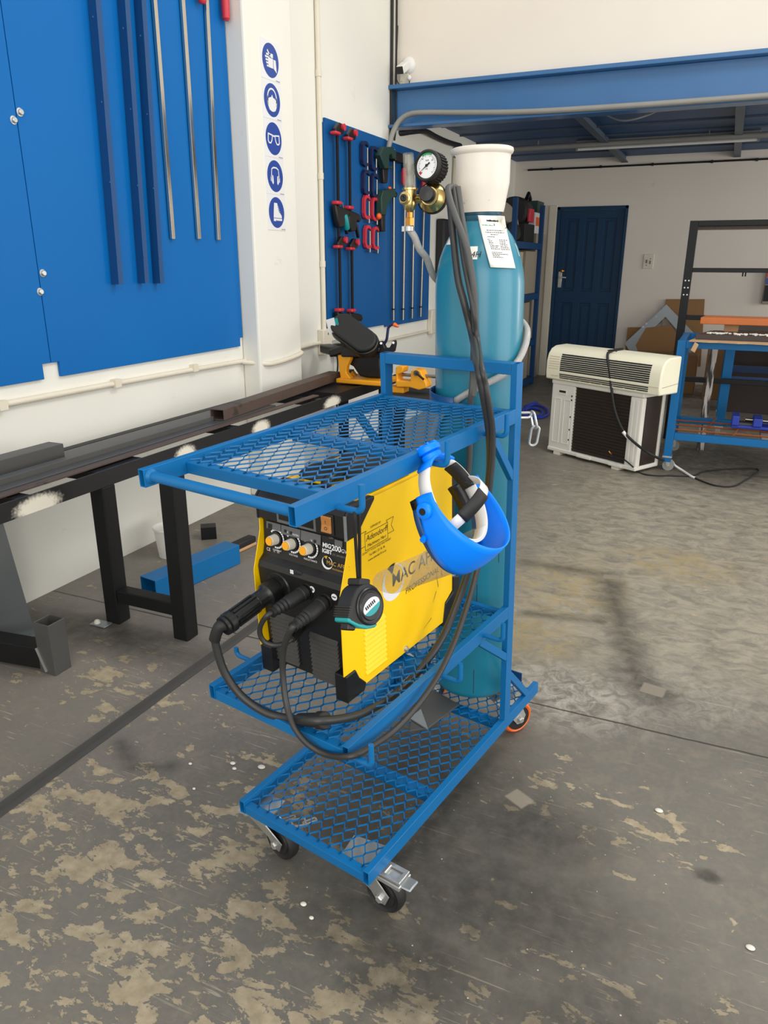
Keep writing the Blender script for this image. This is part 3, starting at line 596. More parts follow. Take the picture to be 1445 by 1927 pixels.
# stub frame on the floor at the left
t=thing('tube_stub_frame','black square tube frame end with a short open upright at the photo\'s left edge','frame',(-2.1,1.72,0))
MB().htube((-2.095,1.715,0.0),(-2.095,1.715,.205),.075,.075,up=V((0,1,0)),t=.004,depth=.1).build('upright','dksteel',t,smooth=0,bevel=.003)
MB().bar((-2.133,1.715,.055),(-2.40,1.68,.055),.075,.085).build('foot_bar','black',t,smooth=0,bevel=.003)
MB().bar((-2.10,1.676,.01),(-2.135,1.676,.10),.006,.008,up=V((0,-1,0))).build('weld_seam','zinc',t)
# galvanised sheet leaning on the rack
P0=at_z(66,1191,0.); dr=V((-.55,-.835,0)); P3=at_z(6,985,.585); sh=MB(); sh.prism([P0,P0+dr*.5,P3+dr*.5,P3],(.003,-.002,.001))
sh.prism([P0,P0+dr*.5,P0+dr*.5+V((.02,-.012,0)),P0+V((.02,-.012,0))],(0,0,.003)); tag(sh.build('galvanised_sheet','galv',smooth=0),'grey galvanised sheet leaning under the rack at the photo\'s left edge','sheet metal')
# long angle iron on the floor
p=at_z(480,1182,0); d=(at_z(2,1531,0)-p).normalized(); a=p-d*1.2; b=p+d*2.6; s=V((0,0,1)).cross(d).normalized()
mb=MB().bar(a+V((0,0,.003)),b+V((0,0,.003)),.026,.004); mb.bar(a-s*.012+V((0,0,.012)),b-s*.012+V((0,0,.012)),.004,.024)
tag(mb.build('angle_iron','dksteel',smooth=0),'long dark angle iron lying on the floor left of the trolley','steel bar')
# blue box section on the floor
a=at_z(292,1126,0); b=at_z(415,1060,0); d=(b-a).normalized(); s=V((0,0,1)).cross(d)
tag(MB().htube(V((-2.19,2.335,.052)),V((-2.105,2.86,.052)),.10,.10,t=.004,depth=.2).build('box_section','blue',smooth=0,bevel=.003),'blue painted box section lying on the floor behind the rack legs','tube')
c=at_z(393,1012,0); t=thing('tube_offcut','small black square tube offcut on the floor near the wall','offcut',c)
MB().htube(c+V((-.035,-.02,.035)),c+V((.03,.03,.035)),.07,.07,t=.005,depth=.04).build('offcut_tube','black',t,smooth=0)
c=at_z(452,1025,.03); t=thing('wire_brush','worn hand brush with black bristles lying on the floor behind the welder','brush',at_z(452,1028,0))
e1=(at_z(475,1012,.02)-at_z(436,1030,.02)).normalized(); s=V((0,0,1)).cross(e1)
mb=MB().bar(c-e1*.10-V((0,0,.02)),c+e1*.10-V((0,0,.02)),.06,.018); mb.bar(c-e1*.22-V((0,0,.022)),c-e1*.10-V((0,0,.02)),.025,.016); mb.build('handle','timber',t,bevel=.007)
MB().bar(c-e1*.095+V((0,0,.006)),c+e1*.10+V((0,0,.006)),.055,.034).build('bristles','blackm',t,bevel=.008)
c=at_z(322,1032,0)
bk=at_z(323,1044,0); t=thing('plastic_bucket','translucent white bucket standing by the wall behind the rack leg','bucket',bk)
MB().lathe([(.062,0),(.078,.15),(.083,.152),(.081,.16),(.076,.158),(.06,.004),(0,.003)],bk,(0,0,1),28).build('pail','white',t)
# ================= BANDSAW =================
zb=.66; ys=4.50
def Y(px,py,y=ys): return at_y(px,py,y)
def poly_y(pts,y,th): return MB().prism([at_y(a,b,y) for a,b in pts],(0,th,0))
t=thing('bandsaw','yellow and black metal cutting bandsaw with oval wheel cover on the rack end','bandsaw',V((-2.15,4.5,zb)))
poly_y([(635,668),(657,667),(659,676),(652,690),(651,701),(664,718),(655,722),(641,716),(637,690)],ys-.02,.05).build('pivot_bracket','sawy',t,bevel=.006)
MB().box(-2.33,-1.98,ys-.06,ys+.22,zb+.008,zb+.04).build('bed','sawy',t,bevel=.008)
poly_y([(655,708),(662,698),(672,712),(690,716),(690,720),(655,720)],ys+.1,.04).build('bed_rib','sawy',t,bevel=.004)
poly_y([(655,672),(716,668),(716,712),(690,711),(676,708),(664,690),(656,686)],ys+.04,.22).build('motor_body','blackpl',t,bevel=.012)
poly_y([(640,663),(650,655),(700,660),(722,662),(735,668),(735,673),(642,672)],ys-.04,.12).build('saw_frame','blackpl',t,bevel=.008)
a=at_y(646,613,ys-.04); b=at_y(686,644,ys-.10); ax=(b-a).normalized(); upv=V((0,-.75,.66)); nrm=(V((.35,-.80,.50))); nrm=(nrm-ax*nrm.dot(ax)).normalized(); sd=nrm.cross(ax).normalized()
def caps(r,h0,h1,c0=V((0,0,0))):
    pts=[]; L=(b-a).length/2; c=(a+b)/2+c0
    for k in range(24):
        th=2*PI*k/24; pts.append(c+ax*(cos(th)*r+(L if cos(th)>0 else -L))+sd*(sin(th)*r)+nrm*h0)
    return MB().prism(pts,nrm*(h1-h0))
caps(.092,-.05,.0).build('wheel_housing','blackpl',t,bevel=.008); cvp=caps(.083,.0,.03).build('wheel_cover','blackm',t,bevel=.012,seg=3)
p=at_y(624,614,ys-.08); MB().cbox(p,V((.012,.0,-.05))*.95,V((.028,0,.008)),V((0,.004,0))).build('label_plate','signwh',t); MB().cbox(p+V((.032,.006,.02)),V((.008,.0,-.03)),V((.014,0,.004)),V((0,.004,0))).build('label_teal','tealp',t)
MB().bar(at_y(622,665,ys),at_y(655,655,ys),.06,.05).bar(at_y(612,655,ys+.25),at_y(640,662,ys+.1),.09,.06).build('tension_arm','blackpl',t,bevel=.01)
poly_y([(712,645),(714,642),(719,643),(721,648),(724,655),(732,655),(736,648),(738,641),(742,641),(743,647),(740,662),(714,664)],ys-.06,.04).build('guide_fork','blackpl',t,bevel=.004)
MB().cyl(at_y(717,646,ys-.07),at_y(717,646,ys-.055),.008,10).cyl(at_y(740,645,ys-.07),at_y(740,645,ys-.055),.008,10).build('guide_screw','zinc',t)
MB().tube(spline([at_y(720,651,ys-.03),at_y(727,640,ys-.03),at_y(729,628,ys-.03),at_y(731,616,ys-.03),at_y(737,611,ys-.03),at_y(743,611,ys-.03)],6),.009,8).build('coolant_hose','navyc',t)
MB().tube([at_y(741,610,ys-.03),at_y(744,612,ys-.03),at_y(750,615,ys-.03)],[.012,.013,.006],10).build('nozzle','orange',t)
# vice bed at the right half of the saw
poly_y([(744,722),(744,692),(752,688),(759,690),(757,701),(748,704),(748,716),(772,718),(773,698),(779,695),(791,698),(797,712),(802,722),(802,730),(788,734),(770,729),(746,729)],ys-.02,.10).build('vice','sawy',t,bevel=.006)
MB().tube([at_y(757,705,ys+.03),at_y(825,709,ys+.03)],.011,10).build('vice_screw','steel',t); MB().tube([at_y(783,702,ys-.04),at_y(797,714,ys-.06)],.007,8).cyl(at_y(783,702,ys-.04),at_y(783,702,ys-.02),.018,12).build('vice_handle','blackpl',t)
MB().box(-1.98,-1.42,ys-.10,ys+.26,.55,.625).build('base_tray','blackm',t,bevel=.01)
MB().box(-1.98,-1.86,ys,ys+.10,zb-.04,zb-.0).build('bed_link','sawy',t,bevel=.004)
for dx in (-1.9,-1.5): MB().box(dx-.03,dx+.03,ys+.0,ys+.06,0,.55).build('stand_leg','black',t,smooth=0)
# ================= TROLLEY =================
W=.402; TH=.0165; HH=.0358; ZT=.9015; ZM=.3642; ZB0=0.; UT,UM,UB=0.,.0986,.1437; UP0=.7916; UR=1.019; PWD=.033; ZTOP=1.009
cart=thing('welding_trolley','blue three-shelf steel welding trolley with mesh shelves on castors','trolley',C(W/2,.55,-.166))
def rail(v,u0,u1,z,m='blue'): MB().htube(C(v,u0,z-HH/2),C(v,u1,z-HH/2),TH,HH,up=cz,t=.002,depth=.04).build('shelf_rail',m,cart,smooth=0,bevel=.0012)
for z,u0,u1 in ((ZT,UT,UP0),(ZM,UM,UP0),(0,UB,UR)):
    for v in (TH/2,W-TH/2): rail(v,u0,u1,z)
def cross(name,u,z,w=.03,h=.03,v0=TH,v1=W-TH): MB().bar(C(v0,u,z-h/2),C(v1,u,z-h/2),w,h,up=cz).build(name,'blue',cart,smooth=0,bevel=.0015)
cross('cross_bar',.112,ZT-.0105,.020,.024); cross('cross_bar',.428,ZT-.022,.03,.02); cross('cross_bar',.79,ZT-.004,.02,.028)
cross('cross_bar',UM+.013,ZM-.0125,.022,.024); cross('cross_bar',.46,ZM-.02,.03,.018); cross('cross_bar',.775,ZM-.006,.016,.024)
cross('cross_bar',UB+.013,-.0125,.022,.024); cross('cross_bar',.448,-.02,.034,.018); cross('cross_bar',.80,-.02,.03,.018)
MB().bar(C(TH,UR-.003,-.006),C(W-.055,UR-.003,-.006),.004,.04,up=cz).build('rear_flange','bluedk',cart,smooth=0)
MB().tube([C(TH-.002,.018,ZT-.017),C(W-TH+.002,.018,ZT-.017)],.0105,14).build('handle_bar','blue',cart)
for v in (TH,W-TH): MB().lathe([(.0155,0),(.0135,.003),(.0105,.006)],C(v,.018,ZT-.017),cv if v<.2 else -cv,14).build('weld_bead','blue',cart)
# uprights, top frame and braces
for v in (TH/2,W-TH/2): MB().htube(C(v,UP0+PWD/2,-HH if v<.2 else -.002),C(v,UP0+PWD/2,ZTOP),PWD,TH,up=cv,t=.002).build('upright','blue',cart,smooth=0,bevel=.0015)
MB().bar(C(TH,UP0+PWD/2,ZTOP-.0135),C(W-TH,UP0+PWD/2,ZTOP-.0135),PWD,.027,up=cz).build('top_bar','blue',cart,smooth=0,bevel=.0015)
def brace(a,b): MB().bar(C(*a),C(*b),.020,TH*.9,up=cv).build('brace','blue',cart,smooth=0,bevel=.0012)
for v in (TH/2,W-TH/2):
    brace((v,.680,ZT-HH),(v,UP0+.004,.727)); brace((v,.645,ZM-HH),(v,UP0+.004,.205)); brace((v,.822,.135),(v,.950,-.004))
# hooks
def hook(v0,sgn,u,z,tall=.05):
    a=C(v0,u,z); p=[a,a+cv*(sgn*.020),a+cv*(sgn*.040)]
    for k in range(1,6): th=R(90*k/5); p.append(a+cv*(sgn*(.040+.013*sin(th)))+cz*(.013*(1-cos(th))))
    p.append(a+cv*(sgn*.053)+cz*tall)
    return MB().tube(p,.0058,10).build('hook','blue',cart)
for u,z in ((.108,.868),(.385,.876),(.640,.876),(.1045,.342),(.445,.342),(.655,.345)): hook(W,1,u,z)
for u,z in ((.235,.352),(.60,.345)): hook(0,-1,u,z,.02)
# expanded metal decks
def deck(u0,u1,z,pv=.0325,pu=.054,w=.0024):
    mb=MB(); v0,v1=TH*.8,W-TH*.8; n=int((v1-v0)/pv*2)+1; off=((v1-v0)-(n-1)*pv/2)/2
    st=pu/8
    prof=[0,.42,1,1,1-.0,.58,0,0] # one zig-zag period with short bonds
    tri=lambda t: (lambda x: 0 if x<.10 else ((x-.10)/.40 if x<.50 else (1 if x<.60 else 1-(x-.60)/.40)))(t%1)
    for i in range(n-1):
        ph=0 if i%2==0 else .5; pts=[]; u=u0
        base=v0+off+i*pv/2
        # each strand swings between column i and column i+1
        k=0
        us=[]
        m0=math.floor(u0/pu)-1; m1=math.ceil(u1/pu)+1
        for q in range(m0,m1):
            for f,val in ((.0,0),(.09,0),(.46,1),(.59,1),(.96,0)):
                us.append((q*pu+(f+ph*0)*pu,val if i%2==0 else 1-val))
        us=[(a,b) for a,b in us if u0<=a<=u1]
        for a,b in us: pts.append((base+b*pv/2,a))
        L=len(pts)
        for j in range(L-1):
            (va,ua),(vb,ub)=pts[j],pts[j+1]
            p=C(va,ua,z); q=C(vb,ub,z); d=(q-p).normalized(); s=d.cross(cz).normalized(); tl=cz*.0016+s*.0
            e=d*.0008; up=(cz*.9+cu*.35).normalized()*.0013
            mb.hexa([p-e-s*w/2-up,q+e-s*w/2-up,q+e+s*w/2-up,p-e+s*w/2-up,p-e-s*w/2+up,q+e-s*w/2+up,q+e+s*w/2+up,p-e+s*w/2+up])
    return mb.build('mesh_deck','blue',cart,smooth=0)
deck(.104,.792,ZT-.0085); deck(UM+.004,.792,ZM-.0105); deck(UB+.003,UR-.004,-.0105)
# curved cradle strap and chain
cc0=(.228,.919)
pts=[C(cc0[0]+.127*cos(a),cc0[1]+.127*sin(a),.895) for a in [R(x) for x in range(140,271,10)]]
g=MB(); g.grid([[p-cz*.016 for p in pts],[p+cz*.016 for p in pts]]); g.build('cradle_strap','bluedk',cart,solid=.004)
def link(c,ax,sd,L=.021,r=.0085,w=.0032):
    p=[]
    for k in range(20):
        th=2*PI*k/20; p.append(V(c)+ax*(cos(th)*r+(L/2 if cos(th)>0 else -L/2))+sd*(sin(th)*r))
    return MB().tube(p,w,8,closed=True)
ch=thing('chain','short galvanised chain hanging from the trolley\'s right upright','chain',C(W+.012,.84,.84))
xw=V((1,0,0)); k0=C(W-.004,.845,.875)
link(k0,RX,V((0,.8,.6))).build('link','zinc',ch); k1=k0+RX*.026+V((0,0,-.012)); link(k1,V((.25,0,-.97)),V((.7,-.7,.15)),.024,.0095).build('link','zinc',ch); k2=k1+V((.004,0,-.040)); link(k2,V((-.12,0,-.99)),RX,.030,.010).build('link','zinc',ch)
# castors
def caster(piv,wc,r,wd,axd,wm,brake=False,core='blackm',top=None):
    piv=V(piv); wc=V(wc); axd=V(axd).normalized(); fork=MB(); zt=top
    fwd=V((0,0,1)).cross(axd).normalized()
    if (wc-piv).dot(fwd)<0: fwd=-fwd
    fork.box(piv.x-.045,piv.x+.045,piv.y-.04,piv.y+.04,zt-.005,zt); fork.lathe([(.034,0),(.032,-.012),(.026,-.02)],V((piv.x,piv.y,zt-.004)),(0,0,1),20)
    for s in (-1,1):
        o=axd*(s*(wd/2+.006)); zf=zt-.024
        pl=[V((piv.x,piv.y,zf))-fwd*.048,V((piv.x,piv.y,zf))+fwd*.040,wc+fwd*.022+V((0,0,.010)),wc+fwd*.012-V((0,0,.016)),wc-fwd*.010-V((0,0,.016)),wc-fwd*.028+V((0,0,.006))]
        fork.prism([p+o-axd*.0015 for p in pl],axd*.003)
    fork.cbox(V((piv.x,piv.y,zt-.024)),fwd*.036,axd*(wd/2+.007),V((0,0,.0025)))
    c=fork.build('caster','zinc',cart,smooth=30)
    MB().lathe([(.012,-wd/2),(r*.62,-wd/2),(r*.66,-wd/2+.004),(r*.78,-wd/2+.003),(r*.86,-wd/2),(r*.96,-wd/2+.004),(r,-wd/2+.011),(r,wd/2-.011),(r*.96,wd/2-.004),(r*.86,wd/2),(r*.78,wd/2-.003),(r*.66,wd/2-.004),(r*.62,wd/2),(.012,wd/2)],wc,axd,32).build('wheel',wm,c)
    if core!=wm: MB().lathe([(.01,-wd/2-.001),(r*.74,-wd/2-.001),(r*.74,wd/2+.001),(.01,wd/2+.001)],wc,axd,28).build('wheel_core',core,c)
    mb=MB()
    for s in (-1,1): mb.lathe([(.0105,0),(.0105,.008),(.008,.010),(0,.010)],wc+axd*(s*(wd/2+.0075)),axd*s,6)
    mb.build('axle_bolt','zinc',c,smooth=0)
    if brake:
        q=V((piv.x,piv.y,zt-.022))+fwd*.03; e=q+fwd*.085+V((0,0,-.004)); u_=V((0,0,1)); g=MB(); g.bar(q-fwd*.01,e,.05,.012); 
        g.bar(q+fwd*.035+u_*.009,q+fwd*.04+u_*.009+axd*.0,.03,.008); g.build('brake_plate','zinc',c,smooth=0,bevel=.002)
        f=MB(); a=q+fwd*.055+u_*.009
        for (x0,x1,y0,y1) in ((-.028,.028,-.022,-.013),(-.028,.028,.013,.022),(-.028,-.018,-.013,.013),(.018,.028,-.013,.013)): f.cbox(a+fwd*((x0+x1)/2)+axd*((y0+y1)/2),fwd*((x1-x0)/2),axd*((y1-y0)/2),u_*.003)
        f.build('brake_frame','zinc',c,smooth=0,bevel=.001); MB().cbox(e+fwd*.008+u_*.003,fwd*.016,axd*.018,u_*.003).build('brake_pedal','galv',c,bevel=.005)
    return c
caster((-.598,1.238,0),(-.540,1.237,.050),.050,.032,(-.18,-.98,0),'blackm',True,top=.139)
caster((-.902,1.275,0),(-.846,1.278,.050),.050,.032,(-.30,-.95,0),'blackm',top=.137)
caster((-.478,2.005,0),(-.440,2.045,.055),.055,.030,(.80,-.60,0),'orange',top=.172)
caster((-.785,2.06,0),(-.745,2.09,.055),.055,.030,(.70,-.70,0),'orange',top=.175)
# ================= SCRAP ON THE BOTTOM DECK =================
zz=-.006
a=[Cz(*p,zz) for p in ((770,1378),(806,1372),(864,1328),(816,1300),(778,1330))]
mb=MB().prism(a,cz*.005); tag(mb.build('plate_offcut','dksteel',smooth=0,bevel=.001),'dark steel plate offcut lying on the bottom mesh before the cylinder','offcut')
b=[Cz(*p,zz+.006) for p in ((771,1353),(792,1336),(806,1375))]
tag(MB().prism(b,cz*.004).build('folded_strip','galv',smooth=0),'small bare metal triangle on the dark plate offcut before the cylinder','offcut')
for i,(px,py,an,l) in enumerate(((543,1541,.9,'left'),(562,1548,.7,'middle, largest'),(583,1546,.95,'right'))):
    c=Cz(px,py,-.03); c=at_z(px,py,.085); e=V((cos(an),sin(an),0)); s=V((-sin(an),cos(an),0)); mb=MB(); a_,b_=.017,(.012 if i==1 else .005)
    for q,w in ((-1,1),(1,1)):
        mb.cbox(c+s*(q*b_),e*a_,s*.002,V((0,0,.002)))
    mb.cbox(c+e*a_,e*.002,s*b_,V((0,0,.002))).cbox(c-e*a_,e*.002,s*b_,V((0,0,.002)))
    for v_ in mb.v: v_.z-=0
    # lies on the castor mounting plate below the mesh
    tag(mb.build('buckle','zinc',smooth=0),'small steel strap buckle under the bottom mesh, %s of three'%l,'buckle','buckles under the bottom mesh')
# ================= WELDER =================
zb=ZM-.0085
wd=thing('welding_machine','yellow and black MIG welding machine standing on the middle shelf','welder',C(.175,.45,zb))
v0,v1=.052,.300
def cbx(v0,v1,u0,u1,z0,z1): return MB().box(v0,v1,u0,u1,z0,z1,fn=C)
# cover: two side sheets and a folded top
side=[(.252,.727),(.250,.700),(.2215,.617),(.2205,.612),(.2190,.424),(.253,.424),(.276,.367),(.632,.3665),(.634,.420),(.669,.440),(.664,.760),(.655,.795),(.345,.795),(.285,.728)]
for v,s in ((v1,-1),(v0,1)):
    MB().prism([C(v,u,z) for u,z in side],cv*(s*.002)).build('side_panel','yellow',wd,smooth=0)
tp=MB().prism([C(v0,.300,.780),C(v0+.012,.300,.797),C(v1-.012,.300,.797),C(v1,.300,.780),C(v1-.002,.30,.780),C(v1-.013,.30,.795),C(v0+.013,.30,.795),C(v0+.002,.30,.780)],cu*.362); tp.build('top_cover','yellow',wd,smooth=0)
# black front moulding
fp=[(.262,zb+.016),(.246,.375),(.2415,.50),(.232,.600),(.231,.622),(.236,.634),(.250,.645),(.2565,.668),(.2600,.722),(.2560,.728),(.2475,.733),(.2475,.782),(.262,.797),(.345,.797),(.345,zb+.016)]
MB().prism([C(v0+.004,u,z) for u,z in fp],cv*(v1-v0-.008)).build('front_moulding','blackpl',wd,smooth=25,bevel=.0015)
for v,s in ((v1,1),(v0,-1)):
    MB().prism([C(v-.003*s,u,z) for u,z in ((.2475,.729),(.286,.734),(.345,.790),(.345,.798),(.262,.798),(.2475,.783))],cv*(s*.006)).build('hood_cheek','blackpl',wd,smooth=0,bevel=.002)
cbx(v1-.002,v1+.003,.2455,.249,.729,.783).build('bright_edge','galv',wd,smooth=0)
# feet blocks
for v,s in ((v1+.004,-1),(v0-.004,1)):
    MB().prism([C(v,u,z) for u,z in ((.222,zb),(.285,zb),(.292,.372),(.268,.398),(.256,.424),(.222,.424),(.222,.40))],cv*(s*.034)).build('front_foot','blackpl',wd,smooth=0,bevel=.003)
    MB().prism([C(v,u,z) for u,z in ((.62,zb),(.685,zb),(.702,.40),(.700,.47),(.668,.48),(.668,.435),(.632,.42))],cv*(s*.034)).build('rear_foot','blackpl',wd,smooth=0,bevel=.003)
cbx(v0+.004,v1-.004,.655,.690,zb+.016,.785).build('rear_panel','blackpl',wd,smooth=0,bevel=.004); cbx(v0+.01,v1-.01,.26,.655,zb+.016,zb+.022).build('base_plate','black',wd,smooth=0)
# carry handle on top (folded flat)
MB().tube(spline([C(.176,.34,.797),C(.176,.343,.806),C(.176,.37,.811),C(.176,.55,.811),C(.176,.577,.806),C(.176,.58,.797)],5),.012,10).build('carry_handle','blackpl',wd)
# louvres on the front
def louv(va,vb,z0,z1,n,parent,skew=.0):
    mb=MB()
    for k in range(n):
        z=z0+(z1-z0)*k/(n-1); u=.2415+(.246-.2415)*max(0,(.5-z)/.125)
        mb.prism([C(va,u-.0005,z),C(va,u-.007,z-.001),C(va,u-.0005,z+.0085)],cv*(vb-va))
    mb.build('louvre_bank','frontgr',parent,smooth=0)
louv(.072,.150,.388,.505,12,wd); louv(.190,.270,.376,.482,11,wd)
# front plane tools
def fz(z): # u of the upper control face at height z
    return .2502+(.2600-.2502)*min(1,max(0,(z-.645)/.077))
def onface(v,z,off=0): return C(v,fz(z)-off,z)
fn_=-(cu*1.0); fup=(cu*.11+cz).normalized(); fout=(fup.cross(cv)).normalized()
if fout.dot(cu)>0: fout=-fout
for k,(v,z) in enumerate(((.098,.687),(.146,.687),(.195,.687))):
    c=onface(v,z); 
    kb=MB().lathe([(.0155,0),(.0155,.003),(.0125,.004)],c,fout,24).build('knob_collar','blackpl',wd)
    n=24; kk=MB(); prof=[(.0115,.003),(.0105,.022),(.0095,.024)]
    b0=len(kk.v); e2=fout.cross(fup)
    for (r,h) in prof:
        for j in range(n*2):
            th=2*PI*j/(n*2); rr=r*(1+(.045 if j%2 else -.03)); kk.v.append(c+fout*h+(fup*cos(th)+e2*sin(th))*rr)
    for i in range(2):
        for j in range(n*2):
            l=(j+1)%(n*2); kk.f.append([i*2*n+j,i*2*n+l,(i+1)*2*n+l,(i+1)*2*n+j])
    kk.f.append([2*2*n+j for j in range(2*n)]); ko=kk.build('control_knob','knobw',wd,smooth=0)
    MB().lathe([(.0095,.0),(.0093,.002),(0,.0022)],c+fout*.024,fout,20).build('knob_cap','knoby',ko)
    g=MB()
    for j in range(16):
        t0,t1=R(-75+250*j/16-30),R(-75+250*(j+.8)/16-30); q=lambda r,t: c+fout*.0009+(fup*sin(t)+cv*cos(t))*r
        g.add([q(.0185,t0),q(.0225,t0),q(.0225,t1),q(.0185,t1)],[(0,1,2,3)])
    g.build('dial_scale','signwh',wd,smooth=0)
for v,w in ((.100,'CURRENT'),(.148,'VOLTAGE'),(.197,'INDUCTANCE')): lettering('lettering',w,onface(v,.659,.0004),cv,fup,.0058,'signwh',wd,'CENTER')
lettering('lettering','CE',onface(.068,.655,.0004),cv,fup,.010,'signwh',wd); 
g=MB(); p=onface(.088,.655,.0008); g.add([p,p+cv*.007,p+cv*.0035+fup*.008],[(0,1,2)]); p=onface(.099,.655,.0008); g.add([p,p+cv*.008,p+cv*.008+fup*.008,p+fup*.008],[(0,1,2,3)]); g.build('pictogram','inkg',wd,smooth=0)
def plate(va,vb,za,zb_,m,name,off=.0006,th=.0012):
    mb=MB().prism([onface(va,za,off),onface(vb,za,off),onface(vb,zb_,off),onface(va,zb_,off)],fout*th); return mb.build(name,m,wd,smooth=0)
plate(.068,.110,.706,.722,'greyp','display_plate'); plate(.112,.167,.702,.722,'greyp','display_plate'); plate(.169,.224,.700,.722,'greyp','display_plate')
cbx(.174,.216,.2462,.2475,.738,.766).build('display_window','screen',wd,smooth=0); cbx(.118,.160,.2462,.2475,.740,.768).build('display_window','screen',wd,smooth=0)
cbx(.169,.222,.2468,.2475,.733,.772).build('display_plate','greyp',wd,smooth=0); cbx(.112,.166,.2468,.2475,.733,.772).build('display_plate','greyp',wd,smooth=0)
plate(.206,.212,.703,.709,'screen','led_window',.002); plate(.122,.128,.708,.714,'screen','led_window',.002); plate(.138,.144,.707,.713,'screen','led_window',.002); plate(.074,.085,.707,.718,'screen','led_window',.002)
lettering('lettering','V',onface(.198,.703,.0024),cv,fup,.008,'signwh',wd); lettering('lettering','M/MIN',onface(.146,.706,.0024),cv,fup,.0065,'signwh',wd)
lettering('lettering','A',onface(.130,.708,.0024),cv,fup,.0065,'signwh',wd)
# rocker switch
cbx(.238,.272,.2440,.2475,.735,.780).build('switch_bezel','blackm',wd,smooth=0,bevel=.002)
sw=MB().prism([C(.242,u,z) for u,z in ((.2445,.740),(.2385,.741),(.2415,.757),(.2400,.775),(.2445,.776))],cv*.026).build('rocker_switch','amber',wd,smooth=0,bevel=.0015)
lettering('switch_mark','O',C(.2555,.2400,.747),cv,cz,.010,'ink',sw,'CENTER',lift=.0012); lettering('switch_mark','I',C(.2555,.2400,.761),cv,cz,.010,'ink',sw,'CENTER',lift=.0012)
lettering('lettering','ON',C(.250,.2470,.7835-.0015),cv,cz,.0055,'inkg',wd,'CENTER'); lettering('lettering','OFF',onface(.252,.7235-.004,.0006),cv,fup,.0068,'inkg',wd,'CENTER')
plate(.262,.282,.708,.721,'greyp','display_plate')
# names
lettering('lettering','MIG',onface(.229,.6985,.0005),cv,fup,.0135,'signwh',wd,bold=.0004); lettering('lettering','200',onface(.2535,.6965,.0005),cv,fup,.017,'signwh',wd,bold=.0004); lettering('lettering','GW',onface(.2795,.6965,.0005),cv,fup,.0115,'signwh',wd)
lettering('lettering','IGBT',onface(.2285,.6865,.0005),cv,fup,.0125,'signwh',wd,bold=.0004); lettering('lettering','DC INVERTER',onface(.2565,.6855,.0005),cv,fup,.0064,'inkg',wd)
def ring(P,xd,yd,r0,r1,a0,a1,m,name,n=26,lift=.0006,ex=1.0):
    xd=V(xd).normalized(); yd=V(yd).normalized(); nn=xd.cross(yd); g=MB()
    for k in range(n):
        t0,t1=R(a0+(a1-a0)*k/n),R(a0+(a1-a0)*(k+1)/n); f0,f1=k/n,(k+1)/n
        w0=r1+(r0-r1)*(1-ex+ex*sin(PI*f0)) ; w1=r1+(r0-r1)*(1-ex+ex*sin(PI*f1))
        q=lambda r,t: V(P)+xd*(r*cos(t))+yd*(r*sin(t))+nn*lift
        g.add([q(w0,t0),q(r1,t0),q(r1,t1),q(w1,t1)],[(0,1,2,3)])
    return g.build(name,m,wd,smooth=0)
rp=onface(.243,.666,.0005); ring(rp,cv,fup,.0095,.0145,130,350,'signwh','logo_ring'); ring(rp,cv,fup,.0128,.0145,-10,75,'signwh','logo_ring',ex=0); ring(rp,cv,fup,.0085,.0150,85,128,'gold','logo_head')
lettering('lettering','MAC AFRIC',onface(.2415,.6635,.0007),cv,fup,.0122,'gold',wd); lettering('lettering','PROFESSIONAL',onface(.2565,.6545,.0007),cv,fup,.0052,'gold',wd)
# fan emblem
g=MB().ball(C(.166,.2345,.6315),cv*.020,cz*.0065,cu*.002,20,8); g.build('emblem_oval','blackm',wd)
g=MB()
for k in range(4):
    a=R(45+90*k); g.ball(C(.158,.2318,.6315)+(cv*cos(a)+cz*sin(a))*.0034,cv*.0028,cz*.0028,cu*.0006,10,6)
g.build('fan_emblem','signwh',wd)
# plus / minus badges
for (v,z,mk) in ((.2136,.6046,'+'),(.2748,.6035,'-')):
    c=C(v,.2318,z); b=MB().lathe([(.0075,0),(.0075,.001),(0,.0011)],c,-cu,20).build('terminal_badge','signwh',wd); g=MB(); g.cbox(c-cu*.0013,cv*.0048,cz*.0012,cu*.0003)
    if mk=='+': g.cbox(c-cu*.0013,cv*.0012,cz*.0048,cu*.0003)
    g.build('badge_mark','ink',b,smooth=0)
# sockets
def flange(v,z,r,name='socket_flange'):
    u=.2375; MB().lathe([(r,-.006),(r,.004),(r*.9,.008),(r*.62,.008),(r*.6,.012),(0,.012)],C(v,u,z),-cu,32).build(name,'blackpl',wd)
flange(.112,.583,.036); flange(.196,.595,.021); flange(.247,.584,.021)
for a in (40,130,220,310): MB().cyl(C(.112+.029*cos(R(a)),.2300,.583+.029*sin(R(a))),C(.112+.029*cos(R(a)),.2285,.583+.029*sin(R(a))),.0035,8).build('flange_screw','ink',wd)
